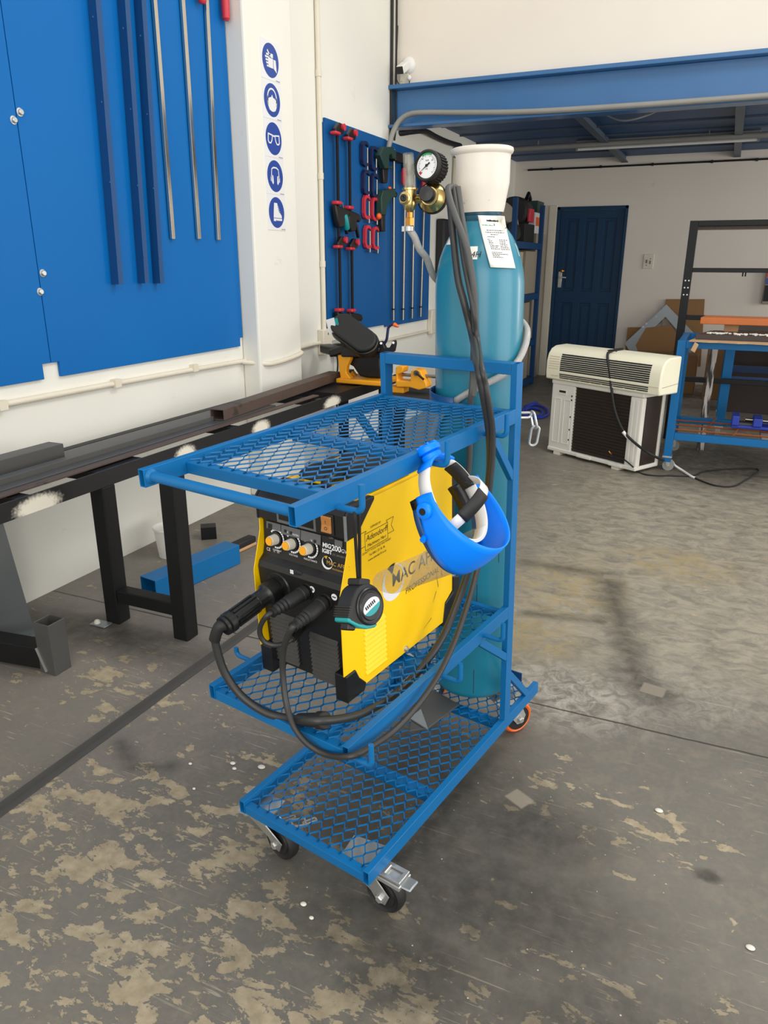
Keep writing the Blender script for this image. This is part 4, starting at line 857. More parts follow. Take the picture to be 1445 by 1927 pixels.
# side louvres, lettering and labels on the right flank
zs=[.392+.0122*k for k in range(10)]; g=MB()
for z in zs: g.prism([C(v1-.0005,.292,z),C(v1+.0045,.294,z-.0015),C(v1-.0005,.292,z+.0085)],cu*.078)
g.build('side_louvre','yellow',wd,smooth=0); g=MB()
for z in zs: g.box(v1-.0003,v1+.0007,.3702,.3745,z-.0022,z+.0004,fn=C)
g.build('louvre_slot','ink',wd,smooth=0)
sx=(cu*1.0); sy=cz
def side_txt(w,u,z,s,m='ink',al='CENTER',shear=0,bold=0,ang=0,sx_=1.0):
    xd=cu*cos(ang)+cz*sin(ang); yd=-cu*sin(ang)+cz*cos(ang); return lettering('lettering',w,C(v1,u,z),xd,yd,s,m,wd,al,shear,bold,sx_,lift=.0005)
side_txt('SUPPLIED BY',.349,.7290,.0068); side_txt('Adendorff',.351,.7045,.0185,shear=.25); side_txt('Machinery Mart',.351,.690,.0105,shear=.25)
side_txt('QUALITY TOOLS AND MACHINERY',.351,.678,.0066); side_txt('Tel 0861 23 36 36',.351,.6675,.0078); side_txt('www.adendorff.co.za',.351,.657,.0078)
g=MB()
def line(a,b,w=.0011):
    pa,pb=C(v1+.0006,*a),C(v1+.0006,*b); d=(pb-pa).normalized(); s=d.cross(cv)*w*.5; g.add([pa-s,pb-s,pb+s,pa+s],[(0,1,2,3)])
bx=[(.310,.685),(.392,.685),(.392,.722),(.310,.722)]
for k in range(4): line(bx[k],bx[(k+1)%4])
for s in (-1,1):
    e=.351+s*.041; o=.351+s*.064; m_=.351+s*.054; i_=.351+s*.036
    line((e,.695),(o,.695)); line((o,.695),(m_,.711)); line((m_,.711),(o,.728)); line((o,.728),(i_,.728)); line((i_,.728),(e,.722))
g.build('banner_outline','ink',wd,smooth=0)
side_txt('PROFESSIONAL',.455,.5195,.0215,al='LEFT',shear=.2); ring(C(v1,.408,.571),cu,cz,.026,.044,120,360,'signwh','logo_ring'); ring(C(v1,.408,.571),cu,cz,.040,.044,0,75,'signwh','logo_ring',ex=0); ring(C(v1,.408,.571),cu,cz,.022,.046,80,118,'ink','logo_head')
side_txt('MAC AFRIC',.402,.5610,.045,al='LEFT',bold=.0003)
gl=MB().prism([C(.200,.372,.7985),C(.286,.372,.7985),C(.286,.500,.7985),C(.200,.500,.7985)],cz*.0006).build('rating_label','labelg',wd,smooth=0); MB().prism([C(.200,.352,.7985),C(.286,.352,.7985),C(.286,.371,.7985),C(.200,.371,.7985)],cz*.0006).build('label_strip','green',wd,smooth=0)
g=MB()
for k in range(9): g.add([C(.205,.380+.0128*k,.7993),C(.282,.380+.0128*k,.7993),C(.282,.384+.0128*k,.7993),C(.205,.384+.0128*k,.7993)],[(0,1,2,3)])
g.build('label_print','ink',gl,smooth=0)
# white packet and bits lying on the machine, seen through the top deck
MB().lathe([(.0075,0),(.0075,.002),(.0045,.003),(.0045,.007),(0,.008)],C(v1,.4515,.376),cv,14).build('case_screw','zinc',wd); 
g=MB()
for (a,b) in (((.590,.520),(.600,.478)),((.612,.530),(.618,.500)),((.530,.392),(.568,.405)),((.575,.445),(.590,.470))):
    pa,pb=C(v1+.0005,*a),C(v1+.0005,*b); d=(pb-pa).normalized(); s=d.cross(cv)*.0009; g.add([pa-s*.3,pb-s,pb+s,pa+s*.3],[(0,1,2,3)])
g.build('scratch','ink',wd,smooth=0)
# ---- plugs and cables ----
tc=thing('torch_cable','thick black welding torch cable looping from the machine over the middle shelf','cable',C(.35,.14,.31))
p0=C(.110,.229,.582); p1=C(.098,.085,.553); d=(p1-p0).normalized()
prof=[(.024,0),(.026,.006),(.026,.030),(.0225,.034),(.020,.040),(.0205,.060),(.0185,.062),(.0195,.110),(.0185,.128),(.0235,.130),(.0235,.142),(.020,.144),(.0225,.147),(.0215,.153),(.014,.153)]
pl=MB().lathe(prof,p0,d,28).build('connector','blackpl',tc,smooth=30); g=MB(); e1=d.cross(cz).normalized(); e2=d.cross(e1)
for k in range(10):
    a=2*PI*k/10; o=(e1*cos(a)+e2*sin(a)); g.cbox(p0+d*.094+o*.0198,d*.030,o*.0025,d.cross(o)*.0028)
g.build('grip_rib','blackpl',pl,smooth=0)
def P(px,py,u=None,v=None): return Cu(px,py,u) if u is not None else Cv(px,py,v)
e=p0+d*.150
pts=[e,P(413,1180,u=.075),P(405,1196,u=.070),P(408,1222,u=.070),P(424,1268,u=.075),P(455,1310,u=.085),P(500,1341,u=.100),P(545,1352,u=.115),P(590,1356,v=.318),P(640,1353,v=.345),P(690,1339,v=.352),P(745,1305,v=.352),P(795,1255,v=.352),P(835,1195,v=.356),P(862,1130,v=.365),P(878,1085,v=.375),P(899,1020,v=.392),P(914,950,v=.410),P(922,880,v=.418),P(921,820,v=.421),P(915,775,v=.421),P(906,725,v=.418),P(899,690,v=.400)]
up=[P(889,634,u=.768),P(873,569,u=.772),P(862,525,u=.774),P(854,455,u=.79),P(849,400,u=.80),P(846,370,u=.81),P(847,354,u=.83)]
MB().tube(spline(pts+up,6),.0088,12).build('cable','cable',tc)
a,b=e,P(404,1200,u=.070); MB().tube(spline([e-d*.004,P(414,1178,u=.076),P(407,1192,u=.071),P(404,1203,u=.070)],5),.0125,14).build('bend_relief','blackm',tc)
q0=P(562,1354,u=.118); q1=P(613,1356,v=.333); dd=(q1-q0); MB().tube([q0,q0+dd*.05,q0+dd*.74,q0+dd*.75,q0+dd*.97,q1],[.0125,.0135,.0155,.0185,.0185,.016],18).build('joint_sleeve','blackm',tc)
ec=thing('earth_cable','black earth lead plugged in below the minus mark and hanging through the lower hook','cable',C(.25,.2,.36))
def dinse(p0,p1,par):
    d=(p1-p0).normalized(); L=(p1-p0).length
    MB().lathe([(.0165,0),(.0168,.012),(.0155,.014),(.0155,L*.5),(.0148,L*.52)]+[(.0148-(.0025 if k%2 else 0)-.0004*k,L*(.54+.05*k)) for k in range(8)]+[(.0112,L),(.006,L)],p0,d,24).build('connector','blackm',par,smooth=30)
    g=MB(); 
def cu_pt(v,u,z): return C(v,u,z)
e0,e1_=C(.247,.226,.584),C(.250,.128,.574); dinse(e0,e1_,ec)
pts=[e1_-(e1_-e0)*.05,P(551,1180,u=.114),P(542,1196,u=.114),P(533,1225,u=.118),P(532,1265,u=.118),P(538,1320,u=.105),P(552,1365,u=.088),P(578,1399,u=.085),P(615,1420,u=.092),P(660,1423,v=.416),P(700,1404,v=.422),P(745,1372,v=.424),P(790,1322,v=.424),P(828,1265,v=.424),P(858,1200,v=.424),P(882,1130,v=.424),P(898,1070,v=.424),P(910,1010,v=.425),P(920,930,v=.430),P(926,870,v=.432),P(927,815,v=.434),P(921,765,v=.434),P(914,725,v=.428),P(906,690,v=.412),P(899,645,u=.755),P(892,590,u=.760),P(881,532,u=.768),P(873,490,u=.778),P(866,440,u=.79),P(858,395,u=.80),P(852,352,u=.82)]
MB().tube(spline(pts,6),.0066,12).build('cable','cable',ec)
jl=thing('polarity_lead','short black lead looping from the plus socket back below the machine front','cable',C(.15,.15,.48))
f0,f1=C(.196,.228,.595),C(.185,.136,.583); dinse(f0,f1,jl)
pts=[f1-(f1-f0)*.06,P(502,1159,u=.124),P(491,1176,u=.128),P(489,1192,u=.13),P(497,1207,u=.135),P(515,1214,u=.145),P(535,1211,u=.165),P(552,1200,u=.19),P(562,1188,u=.22),P(566,1180,u=.238)]
MB().tube(spline(pts,6),.0056,12).build('cable','cable',jl); MB().tube([P(549,1203,u=.182),P(556,1196,u=.20),P(567,1180,u=.238)],[.008,.0095,.010],14).build('gland','blackpl',jl)
cl=thing('cable_loop','dusty grey cable hanging behind the others in front of the cylinder','cable',C(.25,.79,.95))
pts=[P(861,352,u=.83),P(866,390,u=.822),P(873,435,u=.80),P(881,480,u=.790),P(887,530,u=.786),P(890,580,u=.786),P(891,640,u=.790),P(890,700,u=.806),P(887,740,u=.80),P(884,775,u=.81),P(884,850,u=.80),P(880,900,u=.79)]
MB().tube(spline(pts,6),.0075,10).build('cable','cablegr',cl)
pts=[P(858,354,u=.84),P(850,352,u=.82),P(843,356,u=.80),P(847,378,u=.785),P(856,405,u=.778),P(868,436,u=.77),P(879,470,u=.765),P(887,512,u=.765),P(892,550,u=.768),P(894,600,u=.774),P(895,645,u=.780),P(893,700,u=.806),P(891,745,u=.80)]
MB().tube(spline(pts,6),.0078,10).build('cable','cablegr',cl)
# ================= GAS CYLINDER =================
ax=(cz+cu*.03-cv*.0164).normalized(); B0=C(.228,.919,-.0035); e1=(cv-ax*cv.dot(ax)).normalized(); e2=ax.cross(e1).normalized()
def Q(r,a,z): return B0+ax*z+(e1*cos(a)+e2*sin(a))*r
cyl=thing('gas_cylinder','tall teal gas cylinder with cream valve guard standing on the trolley','gas cylinder',B0)
RC=.1148
shp=[(RC,1.160),(RC-.0008,1.185),(RC-.004,1.212),(.1035,1.245),(.094,1.270),(.081,1.295),(.068,1.312),(.058,1.322),(.052,1.330)]
prof=[(0,.002),(.07,0),(.095,.002),(.108,.010),(RC,.028)]+shp+[(.052,1.338)]
MB().lathe(prof,B0,ax,72).build('body','teal',cyl,smooth=50)
MB().lathe([(.0515,1.330),(.0535,1.336),(.0535,1.345),(.0500,1.347),(.0500,1.352),(.053,1.354),(.053,1.372),(.048,1.374)],B0,ax,48).build('neck_ring','tealdk',cyl)
# valve guard (open cup with a side window towards the regulator)
pg=[(.0535,1.357),(.0565,1.352),(.0590,1.362),(.0665,1.405),(.0695,1.420),(.0700,1.470),(.0712,1.482),(.0755,1.486),(.0775,1.491),(.0765,1.497),(.0725,1.499),(.0690,1.496),(.0665,1.485),(.0655,1.425),(.0560,1.375),(.0535,1.357)]
n=72; g=MB(); b0=0; cam_a=math.atan2((CAM-B0).dot(e2),(CAM-B0).dot(e1))
win=lambda a,z: (1.40<z<1.478) and abs(((a-(cam_a-R(98))+PI)%(2*PI))-PI)<R(34)
rowsv=[]
for r,z in pg:
    rowsv.append([Q(r,2*PI*k/n,z) for k in range(n)])
for row in rowsv: g.v+=row
for i in range(len(pg)-1):
    zm=(pg[i][1]+pg[i+1][1])/2
    for k in range(n):
        a=2*PI*(k+.5)/n
        if win(a,zm): continue
        l=(k+1)%n; g.f.append([i*n+k,i*n+l,(i+1)*n+l,(i+1)*n+k])
g.build('valve_guard','cap',cyl,smooth=35)
MB().lathe([(.022,1.372),(.022,1.40),(.017,1.405),(.017,1.45),(.026,1.455),(.026,1.475),(0,1.477)],B0,ax,20).build('valve','brass',cyl)
def rad(z):
    pr=prof[4:]
    for i in range(len(pr)-1):
        if pr[i][1]<=z<=pr[i+1][1]: t=(z-pr[i][1])/(pr[i+1][1]-pr[i][1]); return pr[i][0]+t*(pr[i+1][0]-pr[i][0])
    return RC
def patch(name,a0,a1,z0,z1,m,par,lift=.0008,n=8,k=6,skew=0):
    rows=[[Q(rad(z0+(z1-z0)*i/k)+lift,a0+(a1-a0)*j/n+skew*i/k,z0+(z1-z0)*i/k) for j in range(n+1)] for i in range(k+1)]
    return MB().grid(rows).build(name,m,par,smooth=60)
def hitc(px,py):
    # nearest point on the shoulder/body surface seen at this pixel
    d=ray(px,py); best=None
    for i in range(4000):
        P=CAM+d*(1.2+i*.0004); w=P-B0; z=w.dot(ax); rr=(w-ax*z).length
        if 0<z<1.338 and rr<=rad(z): return math.atan2((w-ax*z).dot(e2),(w-ax*z).dot(e1)),z
    return None
st=[hitc(880,464),hitc(898,488)]
if all(st):
    s=patch('sticker',st[0][0],st[1][0],st[1][1],st[0][1],'paper',cyl); a=(st[0][0]*.35+st[1][0]*.65); z=(st[0][1]+st[1][1])/2; t_=(e2*cos(a)-e1*sin(a)); 
    lettering('sticker_mark','4H',Q(rad(z-.008)+.0025,a-.06,z-.010),t_,ax*1.0-(e1*cos(a)+e2*sin(a))*.25,.020,'ink',cyl,shear=.2)
for p,q in (((968,458),(977,482)),((846,449),(852,460))):
    s0,s1=hitc(*p),hitc(*q)
    if s0 and s1: patch('sticker',s0[0],s1[0],s1[1],s0[1],'paper',cyl)
# black weld/run marks low on the body
for (p,q) in (((897,1100),(889,1160)),((892,1180),(892,1215)),((891,1260),(890,1305)),((940,980),(930,1060))):
    s0,s1=hitc(*p),hitc(*q)
    if s0 and s1: patch('paint_run',s0[0],s0[0]+.012,min(s0[1],s1[1]),max(s0[1],s1[1]),'ink',cyl,.0005)
# ---- product tag ----
tl,tr,bl,br=hitc(900,409),hitc(948,412),hitc(925,500),hitc(971,501)
tg=thing('product_tag','white printed product tag hung on the cylinder neck','tag',Q(.12,cam_a,1.2))
TLp=CAM+ray(899,405)*((Q(.056,cam_a,1.352)-CAM).dot(FW)); TRp=CAM+ray(949,407)*((Q(.056,cam_a+.3,1.352)-CAM).dot(FW))
def tagpt(u,v):
    # u across 0..1, v down 0..1 ; hang over the shoulder
    px=899+50*u+(24)*(v**1.15)+ (-3)*v*u; py=405+2*u+(98)*v
    h=hitc(px,py)
    if h: P=Q(rad(h[1])+.004+.004*v,h[0],h[1]); return CAM+ray(px,py)*((P-CAM).dot(FW)/1.0)
    P=Q(.058,cam_a+.2*u,1.35); return CAM+ray(px,py)*((P-CAM).dot(FW))
rows=[[tagpt(i/6,j/10) for i in range(7)] for j in range(11)]
MB().grid(rows).build('tag_sheet','paper',tg,smooth=60,solid=.0008)
def tline(u0,u1,v,w,m,name='print_line',g=None):
    own=g is None; g=g or MB(); k=max(2,int((u1-u0)*8)); r=[]
    nrm=(CAM-tagpt(.5,.5)).normalized()*.0012
    for s in (0,1): r.append([tagpt(u0+(u1-u0)*i/k,v+s*w)+nrm for i in range(k+1)])
    g.grid(r); 
    if own: g.build(name,m,tg,smooth=0)
tline(.30,.74,.075,.040,'ink','tag_slot'); tline(.10,.52,.175,.018,'green','logo_print'); tline(.34,.44,.150,.02,'green','logo_print'); tline(.54,.58,.150,.045,'inkg','logo_print')
g=MB()
def dash(u0,u1,v,seed):
    rr=random.Random(seed); u=u0
    while u<u1-.02:
        l=rr.uniform(.03,.09); tline(u,min(u1,u+l),v,.013,'ink',g=g); u+=l+.018
for k,(u0,u1,v) in enumerate(((.22,.82,.275),(.16,.90,.315),(.34,.66,.355),(.20,.50,.40),(.18,.30,.45),(.20,.34,.48),(.20,.36,.51),(.20,.36,.54),(.22,.60,.57),(.22,.54,.60),(.22,.58,.63),(.62,.96,.455),(.62,.88,.485),(.62,.88,.515),(.62,.9,.545),(.62,.94,.575),(.62,.94,.605),(.62,.96,.635),(.22,.62,.70),(.22,.86,.73),(.22,.52,.76),(.22,.62,.79))): dash(u0,u1,v,k)
g.build('print_lines','ink',tg,smooth=0)
# ================= REGULATOR =================
def rp(px,py,dz=0): # point in the upright plane through the cylinder axis facing the lens, shifted towards the lens by dz
    P=at_pl(px,py,Q(0,0,1.42),FW); s=(P-CAM).length; return P
cen=Q(0,0,1.42); tow=(V((-FW.x,-FW.y,0))).normalized(); rt=V((RX.x,RX.y,0)).normalized()
def G(px,py,dz=0.0): return at_pl(px,py,cen+tow*dz,tow)
rg=thing('gas_regulator','brass gas regulator with gauge and flow tube on the cylinder valve','regulator',G(812,373,.03))
fd=(tow*.80-rt*.55+V((0,0,.10))).normalized()  # facing of gauge and bonnet
bc=G(813,373,.02); fb2=(tow*.94-rt*.30+V((0,0,.10))).normalized()
MB().cyl(G(870,368,0),bc,.012,16).cyl(G(842,370,.0),G(836,371,.005),.019,6).build('inlet','brass',rg,smooth=0)
MB().lathe([(.0,-.034),(.026,-.034),(.030,-.02),(.036,-.012),(.036,-.004),(.0355,-.003),(.0355,.003),(.035,.004),(.029,.016),(.022,.024),(.021,.03),(0,.03)],bc,fb2,40).build('bonnet','brass',rg,smooth=30)
MB().lathe([(.0362,-.0035),(.0375,-.0025),(.0375,.0035),(.0362,.0045)],bc,fb2,40,closed=True).build('bonnet_rim','blackm',rg)
MB().lathe([(.0175,.026),(.0185,.030),(.0185,.056),(.0165,.060),(0,.061)],bc,fb2,28).build('adjusting_knob','blackpl',rg)
gc=G(809,314,.035)
MB().cyl(bc+V((0,0,.02)),gc-fd*.02-V((0,0,.02)),.009,12).build('gauge_stem','brass',rg)
ga=MB(); ga.lathe([(0,-.034),(.030,-.034),(.033,-.030),(.0345,.006),(.0365,.010),(.0365,.016),(.034,.019),(.0305,.019),(.0295,.014),(0,.0135)],gc,fd,44)
f1=fd.cross(V((0,0,1))).normalized(); f2=f1.cross(fd)
for k in range(30):
    a=2*PI*k/30; o=f1*cos(a)+f2*sin(a); ga.cbox(gc-fd*.012+o*.0345,fd*.014,o*.0022,fd.cross(o)*.0017)
gb=ga.build('gauge','blackm',rg,smooth=30)
gu=V((0,0,1)); gx=gu.cross(fd).normalized(); gy=fd.cross(gx)
def disc(r,h,m,name,par,a0=0,a1=360,r0=0,n=40):
    g=MB()
    for k in range(n):
        t0,t1=R(a0+(a1-a0)*k/n),R(a0+(a1-a0)*(k+1)/n); q=lambda r_,t: gc+fd*h+(gx*cos(t)+gy*sin(t))*r_
        if r0: g.add([q(r0,t0),q(r,t0),q(r,t1),q(r0,t1)],[(0,1,2,3)])
        else: g.add([q(0,0),q(r,t0),q(r,t1)],[(0,1,2)])
    return g.build(name,m,par,smooth=0)
disc(.0285,.0140,'signwh','dial',gb); disc(.0292,.0142,'green','dial_arc',gb,65,125,.0245); disc(.0265,.0143,'red','dial_mark',gb,214,232,.0205)
g=MB()
for k in range(28):
    t=R(225-270*k/27); L=.005 if k%3==0 else .0028; o=gx*cos(t)+gy*sin(t); s=gy*cos(t)-gx*sin(t); p=gc+fd*.0145; w=.00045
    g.add([p+o*.0245-s*w,p+o*.0245+s*w,p+o*(.0245-L)+s*w,p+o*(.0245-L)-s*w],[(0,1,2,3)])
g.build('dial_ticks','ink',gb,smooth=0)
for w,a,b,s in (('BAR',0,.010,.005),('100',-.014,.014,.0042),('200',.014,.010,.0042),('kPa',0,-.009,.0045),('0',-.012,-.016,.0042)): lettering('dial_mark',w,gc+fd*.0144+gx*a+gy*b,gx,gy,s,'ink',gb,'CENTER',lift=.0003)
nd=(-gx*.80-gy*.62).normalized(); ns=fd.cross(nd); p=gc+fd*.0158; MB().prism([p+nd*.0225,p+ns*.0016-nd*.004,p-nd*.010+ns*.002,p-nd*.010-ns*.002,p-ns*.0016-nd*.004],fd*.0006).cyl(p,p+fd*.002,.0032,12).build('needle','ink',gb,smooth=0)
# flow meter
fb=G(771,375,.035); 
MB().lathe([(.0,-.030),(.006,-.030),(.012,-.024),(.0165,-.012),(.0165,.010),(.0155,.014),(.0155,.020),(.0,.020)],fb,(0,0,1),24).cyl(fb,bc-fd*.005,.010,14).build('flow_body','brass',rg)
MB().lathe([(.0155,.020),(.0195,.021),(.0195,.025),(.0155,.026)],fb,(0,0,1),24).build('flow_flange','brass',rg)
MB().lathe([(.0150,.0),(.0150,.004),(.0110,.006),(.0105,.010),(0,.010)],fb+fd*.014-rt*.004,(tow*.9-rt*.4).normalized(),20).build('shutoff_ring','brass',rg); MB().lathe([(.0095,0),(.0090,.0115),(.005,.013),(0,.010)],fb+fd*.014-rt*.004,(tow*.9-rt*.4).normalized(),18).build('shutoff_core','blackm',rg)
ft=G(768,288,.035); tb=fb+V((0,0,.026)); aT=(ft-tb).normalized(); LT=(ft-tb).length
MB().lathe([(.0158,0),(.0132,LT-.003),(.0125,LT),(.0,LT),(.0,LT-.004),(.0105,LT-.004),(.0125,.004)],tb,aT,28).build('flow_tube','glass',rg)
MB().lathe([(.0052,0),(.0046,LT*.95)],tb,aT,14).build('inner_tube','labelg',rg); 
MB().lathe([(.008,0),(.008,-.012),(.0115,-.013),(.0115,-.030),(.0085,-.031),(.0085,-.040),(.0105,-.041)],fb-V((0,0,.030)),(0,0,1),6).build('outlet_nut','copper',rg,smooth=0)
# ---- braided hose ----
hs=thing('gas_hose','braided clear hose leaving the regulator and winding around the cylinder','hose',G(776,420,.03))
a_l=hitc(823,505); ang_left=cam_a-R(90)
A0=fb-V((0,0,.068))
pts=[A0+V((0,0,.012)),A0,G(780,446,.032),G(789,468,.02),G(803,487,-.005)]
# which sense is "left"? take the silhouette angles on both sides
def sil(side): return cam_a+side*R(90)
lside=1 if (Q(RC,cam_a+.5,1.)-Q(RC,cam_a,1.)).dot(RX)<0 else -1
hr=RC+.0095
aL=cam_a+lside*R(102); aR=cam_a-lside*R(84)
back=[]; tot=(2*PI-R(102)-R(84)); N=9
zL,zR=1.208,1.055
for k in range(N+1): back.append(Q(hr+.002,aL+lside*tot*k/N,zL+(zR-zL)*(k/N)**.9))
front=[]
for k,(da,z) in enumerate(((-70,1.025),(-52,.992),(-28,.965),(0,.935),(28,.895),(50,.850),(66,.80),(76,.74))): front.append(Q(hr+(.012 if da==0 or da==-28 else 0.002),cam_a+lside*R(da),z))
MB().tube(spline(pts+back+front,8),.0088,14).build('hose','hose',hs)
MB().lathe([(.0115,-.006),(.0125,-.005),(.0125,.005),(.0115,.006)],A0,(0,0,1),20).box(A0.x-.018,A0.x-.010,A0.y-.006,A0.y+.006,A0.z-.006,A0.z+.006).build('hose_clip','zinc',hs)
# ================= FACE SHIELD ON THE SECOND HOOK =================
def camv(x,y,t): return (RX*x+UP*y-FW*t).normalized()
D=camv(-.67,-.38,-.64); Fv=camv(.31,-.945,-.03); Fv=(Fv-D*Fv.dot(D)).normalized(); Lr=D.cross(Fv); 
if Lr.dot(RX)<0: Lr=-Lr
hk=C(W+.030,.385,.885); P0=hk+Fv*.090+D*.004-RX*.004
fs=thing('face_shield','blue and clear welding face shield hanging from the top shelf hook','face shield',hk)
def E(phi,a,b,h): return P0+Lr*(a*sin(phi))+Fv*(b*cos(phi))+D*h
def band(a,b,h0,h1,f0,f1,n,name,m,solid=.0022,par=fs,hf=None):
    rows=[[],[],[]]
    for k in range(n+1):
        ph=R(f0+(f1-f0)*k/n); 
        q0,q1=(h0,h1) if hf is None else hf(ph)
        for i in range(3): rows[i].append(E(ph,a,b,q0+(q1-q0)*i/2))
    return MB().grid(rows).build(name,m,par,smooth=60,solid=solid)
# headband
band(.076,.092,-.014,.015,-150,150,50,'headband','whiteband',.003)
band(.077,.095,-.018,.018,146,214,16,'nape_band','shield',.005)
kn=E(PI,.077,.098,0); MB().lathe([(.021,-.004),(.021,.006),(.017,.009),(.024,.011),(.025,.020),(.022,.024),(.008,.025),(.006,.028),(0,.028)],kn,-Fv,20).build('ratchet_knob','shield',fs); g=MB()
for k in range(8):
    a=2*PI*k/8; o=Lr*cos(a)+D*sin(a); g.cbox(kn-Fv*.0255+o*.013,o*.009,Fv*.0025,Fv.cross(o)*.0018)
g.build('knob_rib','shield',fs,smooth=0)
# crown strap over the head, bulging towards the lens side (-D)
def strap(f0,f1,h,n,name,m,w0,rb=.07,a=.072,b=.09,t0=0.,t1=1.,solid=.003):
    A=E(R(f0),a,b,-.008); Bp=E(R(f1),a,b,-.008); top=-D*h; side=(Bp-A).normalized(); rows=[[],[]]
    for k in range(n+1):
        t=t0+(t1-t0)*k/n; c=A+(Bp-A)*t+top*(sin(PI*t)**.8); d=((A+(Bp-A)*(t+.01)+top*(max(0,sin(PI*min(1,t+.01)))**.8))-c).normalized(); s=d.cross(-D if abs(d.dot(D))<.9 else Fv).normalized()
        rows[0].append(c-s*w0/2); rows[1].append(c+s*w0/2)
    return MB().grid(rows).build(name,m,fs,smooth=60,solid=solid)
strap(108,-60,.062,28,'crown_strap','whiteband',.022); strap(108,-60,.064,12,'strap_pad','blackm',.027,t0=.55,t1=.9,solid=.005)
band(.0705,.0885,-.016,.016,100,142,12,'sweat_pad','blackm',.004)
band(.0705,.0885,-.014,.014,-52,38,24,'brow_band','whiteband',.004)
q=strap(108,-60,.066,6,'strap_button','blackm',.011,t0=.10,t1=.16,solid=.004)
# pivots
for s in (-1,1):
    c=E(R(s*92),.084,.10,.002); MB().lathe([(.019,-.006),(.019,.004),(.014,.006),(.0165,.008),(.016,.018),(.012,.021),(0,.021)],c,Lr*s,18).build('pivot_knob','shield',fs); MB().cyl(c+Lr*s*.0205,c+Lr*s*.0225,.007,12).build('pivot_bolt','ink',fs)
    band(.0725,.09,.014,.045,s*78,s*112,8,'adjust_block','blackpl',.008)
# crown guard
def hg(ph):
    k=max(0,cos(ph*.93)); return (-.022-.034*k**1.2, .016+.034*k**.8)
rows=[]; n=56
for i in range(7):
    t=i/6; r=[]
    for k in range(n+1):
        ph=R(-104+208*k/n); h0,h1=hg(ph); bul=sin(PI*t)*.006+t*.010; kk=max(0,cos(ph*.8))
        r.append(E(ph,.086+.013*kk+bul*kk,.122+bul+.008*t,h0+(h1-h0)*t))
    rows.append(r)
MB().grid(rows).build('crown_guard','shield',fs,smooth=80,solid=.0026)
rr=[]
for k in range(n+1):
    ph=R(-96+192*k/n); h0,h1=hg(ph); rr.append(E(ph,.0975,.133,h1+.004))
g=MB().grid([[p-D*.007 for p in rr],[p+D*.006 for p in rr]]); g.build('visor_rim','bluedk',fs,smooth=80,solid=.003)
for ph in (-72,-20,48,75):
    h0,h1=hg(R(ph)); c=E(R(ph),.097,.131,h1+.002); o=(c-E(R(ph),.05,.07,h1)).normalized(); MB().cyl(c-o*.002,c+o*.010,.006,12).build('rim_stud','shield' if ph!=-20 else 'zinc',fs)
# clear visor
rows=[]; L=.185; f=60; m=14
for i in range(m+1):
    t=i/m; r=[]
    for k in range(41):
        s=-1+2*k/40; lim=f if t<.75 else f*(1-.22*((t-.75)/.25)**2); ph=R(s*lim); h0,h1=hg(ph)
        r.append(E(ph,.096+.004*t,.131-.012*t,h1+(.044-h1+L)*t))
    rows.append(r)
MB().grid(rows).build('visor','visor',fs,smooth=80)
# ================= TAPE MEASURE =================
tc_=C(W+.036,.112,.655); N_=camv(.72,.06,.69); T=(V((0,0,1))-N_*N_.z).normalized(); S_=T.cross(N_).normalized()
if S_.dot(RX)<0: S_=-S_
tm=thing('tape_measure','black and teal tape measure hanging on a cord beside the welder','tape measure',tc_)
tc_=Cv(678,1140,W+.036); 
TS=.93
ang=R(-22); s1=(S_*cos(ang)+T*sin(ang))*TS; t1=(-S_*sin(ang)+T*cos(ang))*TS; hw=.020
out=[]
for k in range(22):
    a=R(-62+ (215+62)*k/21 -20); out.append((.041*cos(a),.041*sin(a)))
out=[(.043*cos(R(a)),.043*sin(R(a))) for a in range(-70,141,10)]+[(-.040,.012),(-.048,-.018),(-.047,-.034),(-.02,-.041)]
MB().prism([tc_+s1*a+t1*b-N_*hw for a,b in out],N_*(2*hw)).build('case','blackm',tm,smooth=35,bevel=.005,seg=3)
MB().lathe([(.036*TS,0),(.0365*TS,.002),(.034*TS,.004),(.031*TS,.002),(.028*TS,.002),(.026*TS,.0045),(.0,.0045)],tc_+N_*hw+s1*.004,N_,36).build('side_ring','blackpl',tm)
lab=MB(); pl=[(.024*cos(2*PI*k/28),.0155*sin(2*PI*k/28)) for k in range(28)]; la=R(38); ls=(s1*cos(la)+t1*sin(la)); lt=-s1*sin(la)+t1*cos(la); lc=tc_+N_*(hw+.0047)+s1*.004
lab.prism([lc+ls*a+lt*b for a,b in pl],N_*.0006); lb=lab.build('side_label','signwh',tm,smooth=0)
MB().prism([lc+ls*a+lt*b+N_*.0007 for a,b in pl if b<-.001],N_*.0005).build('label_half','tealp',lb,smooth=0)
g=MB()
for k in range(6): p=lc+ls*(-.015+.0052*k)+lt*.0045+N_*.0008; g.cbox(p,ls*.0017,lt*.0034,N_*.0002)
g.build('label_print','ink',lb,smooth=0)
MB().prism([tc_+s1*a+t1*b-N_*(hw-.004) for a,b in ((-.020,-.0415),(.0,-.044),(.022,-.040),(.03,-.033),(.0,-.035),(-.03,-.030),(-.05,-.024),(-.05,-.032))],N_*(2*hw-.004)).build('teal_shell','tealp',tm,bevel=.002)
g=MB()
for k in range(5): g.cbox(tc_+s1*(-.0455-.0006*k)+t1*(-.004-.0045*k),s1*.002,t1*.0012,N_*hw*.95)
g.build('thumb_ribs','blackpl',tm,smooth=0)
MB().cbox(tc_-s1*.030-t1*.040,s1*.010,t1*.008,N_*.011).build('belt_clip','blackpl',tm,bevel=.003); MB().cbox(tc_-s1*.008+t1*.045,s1*.014,t1*.007,N_*.017).build('cord_lug','blackm',tm,bevel=.003)
top=C(W+.040,.108,.862); bt=tc_-s1*.008+t1*.05
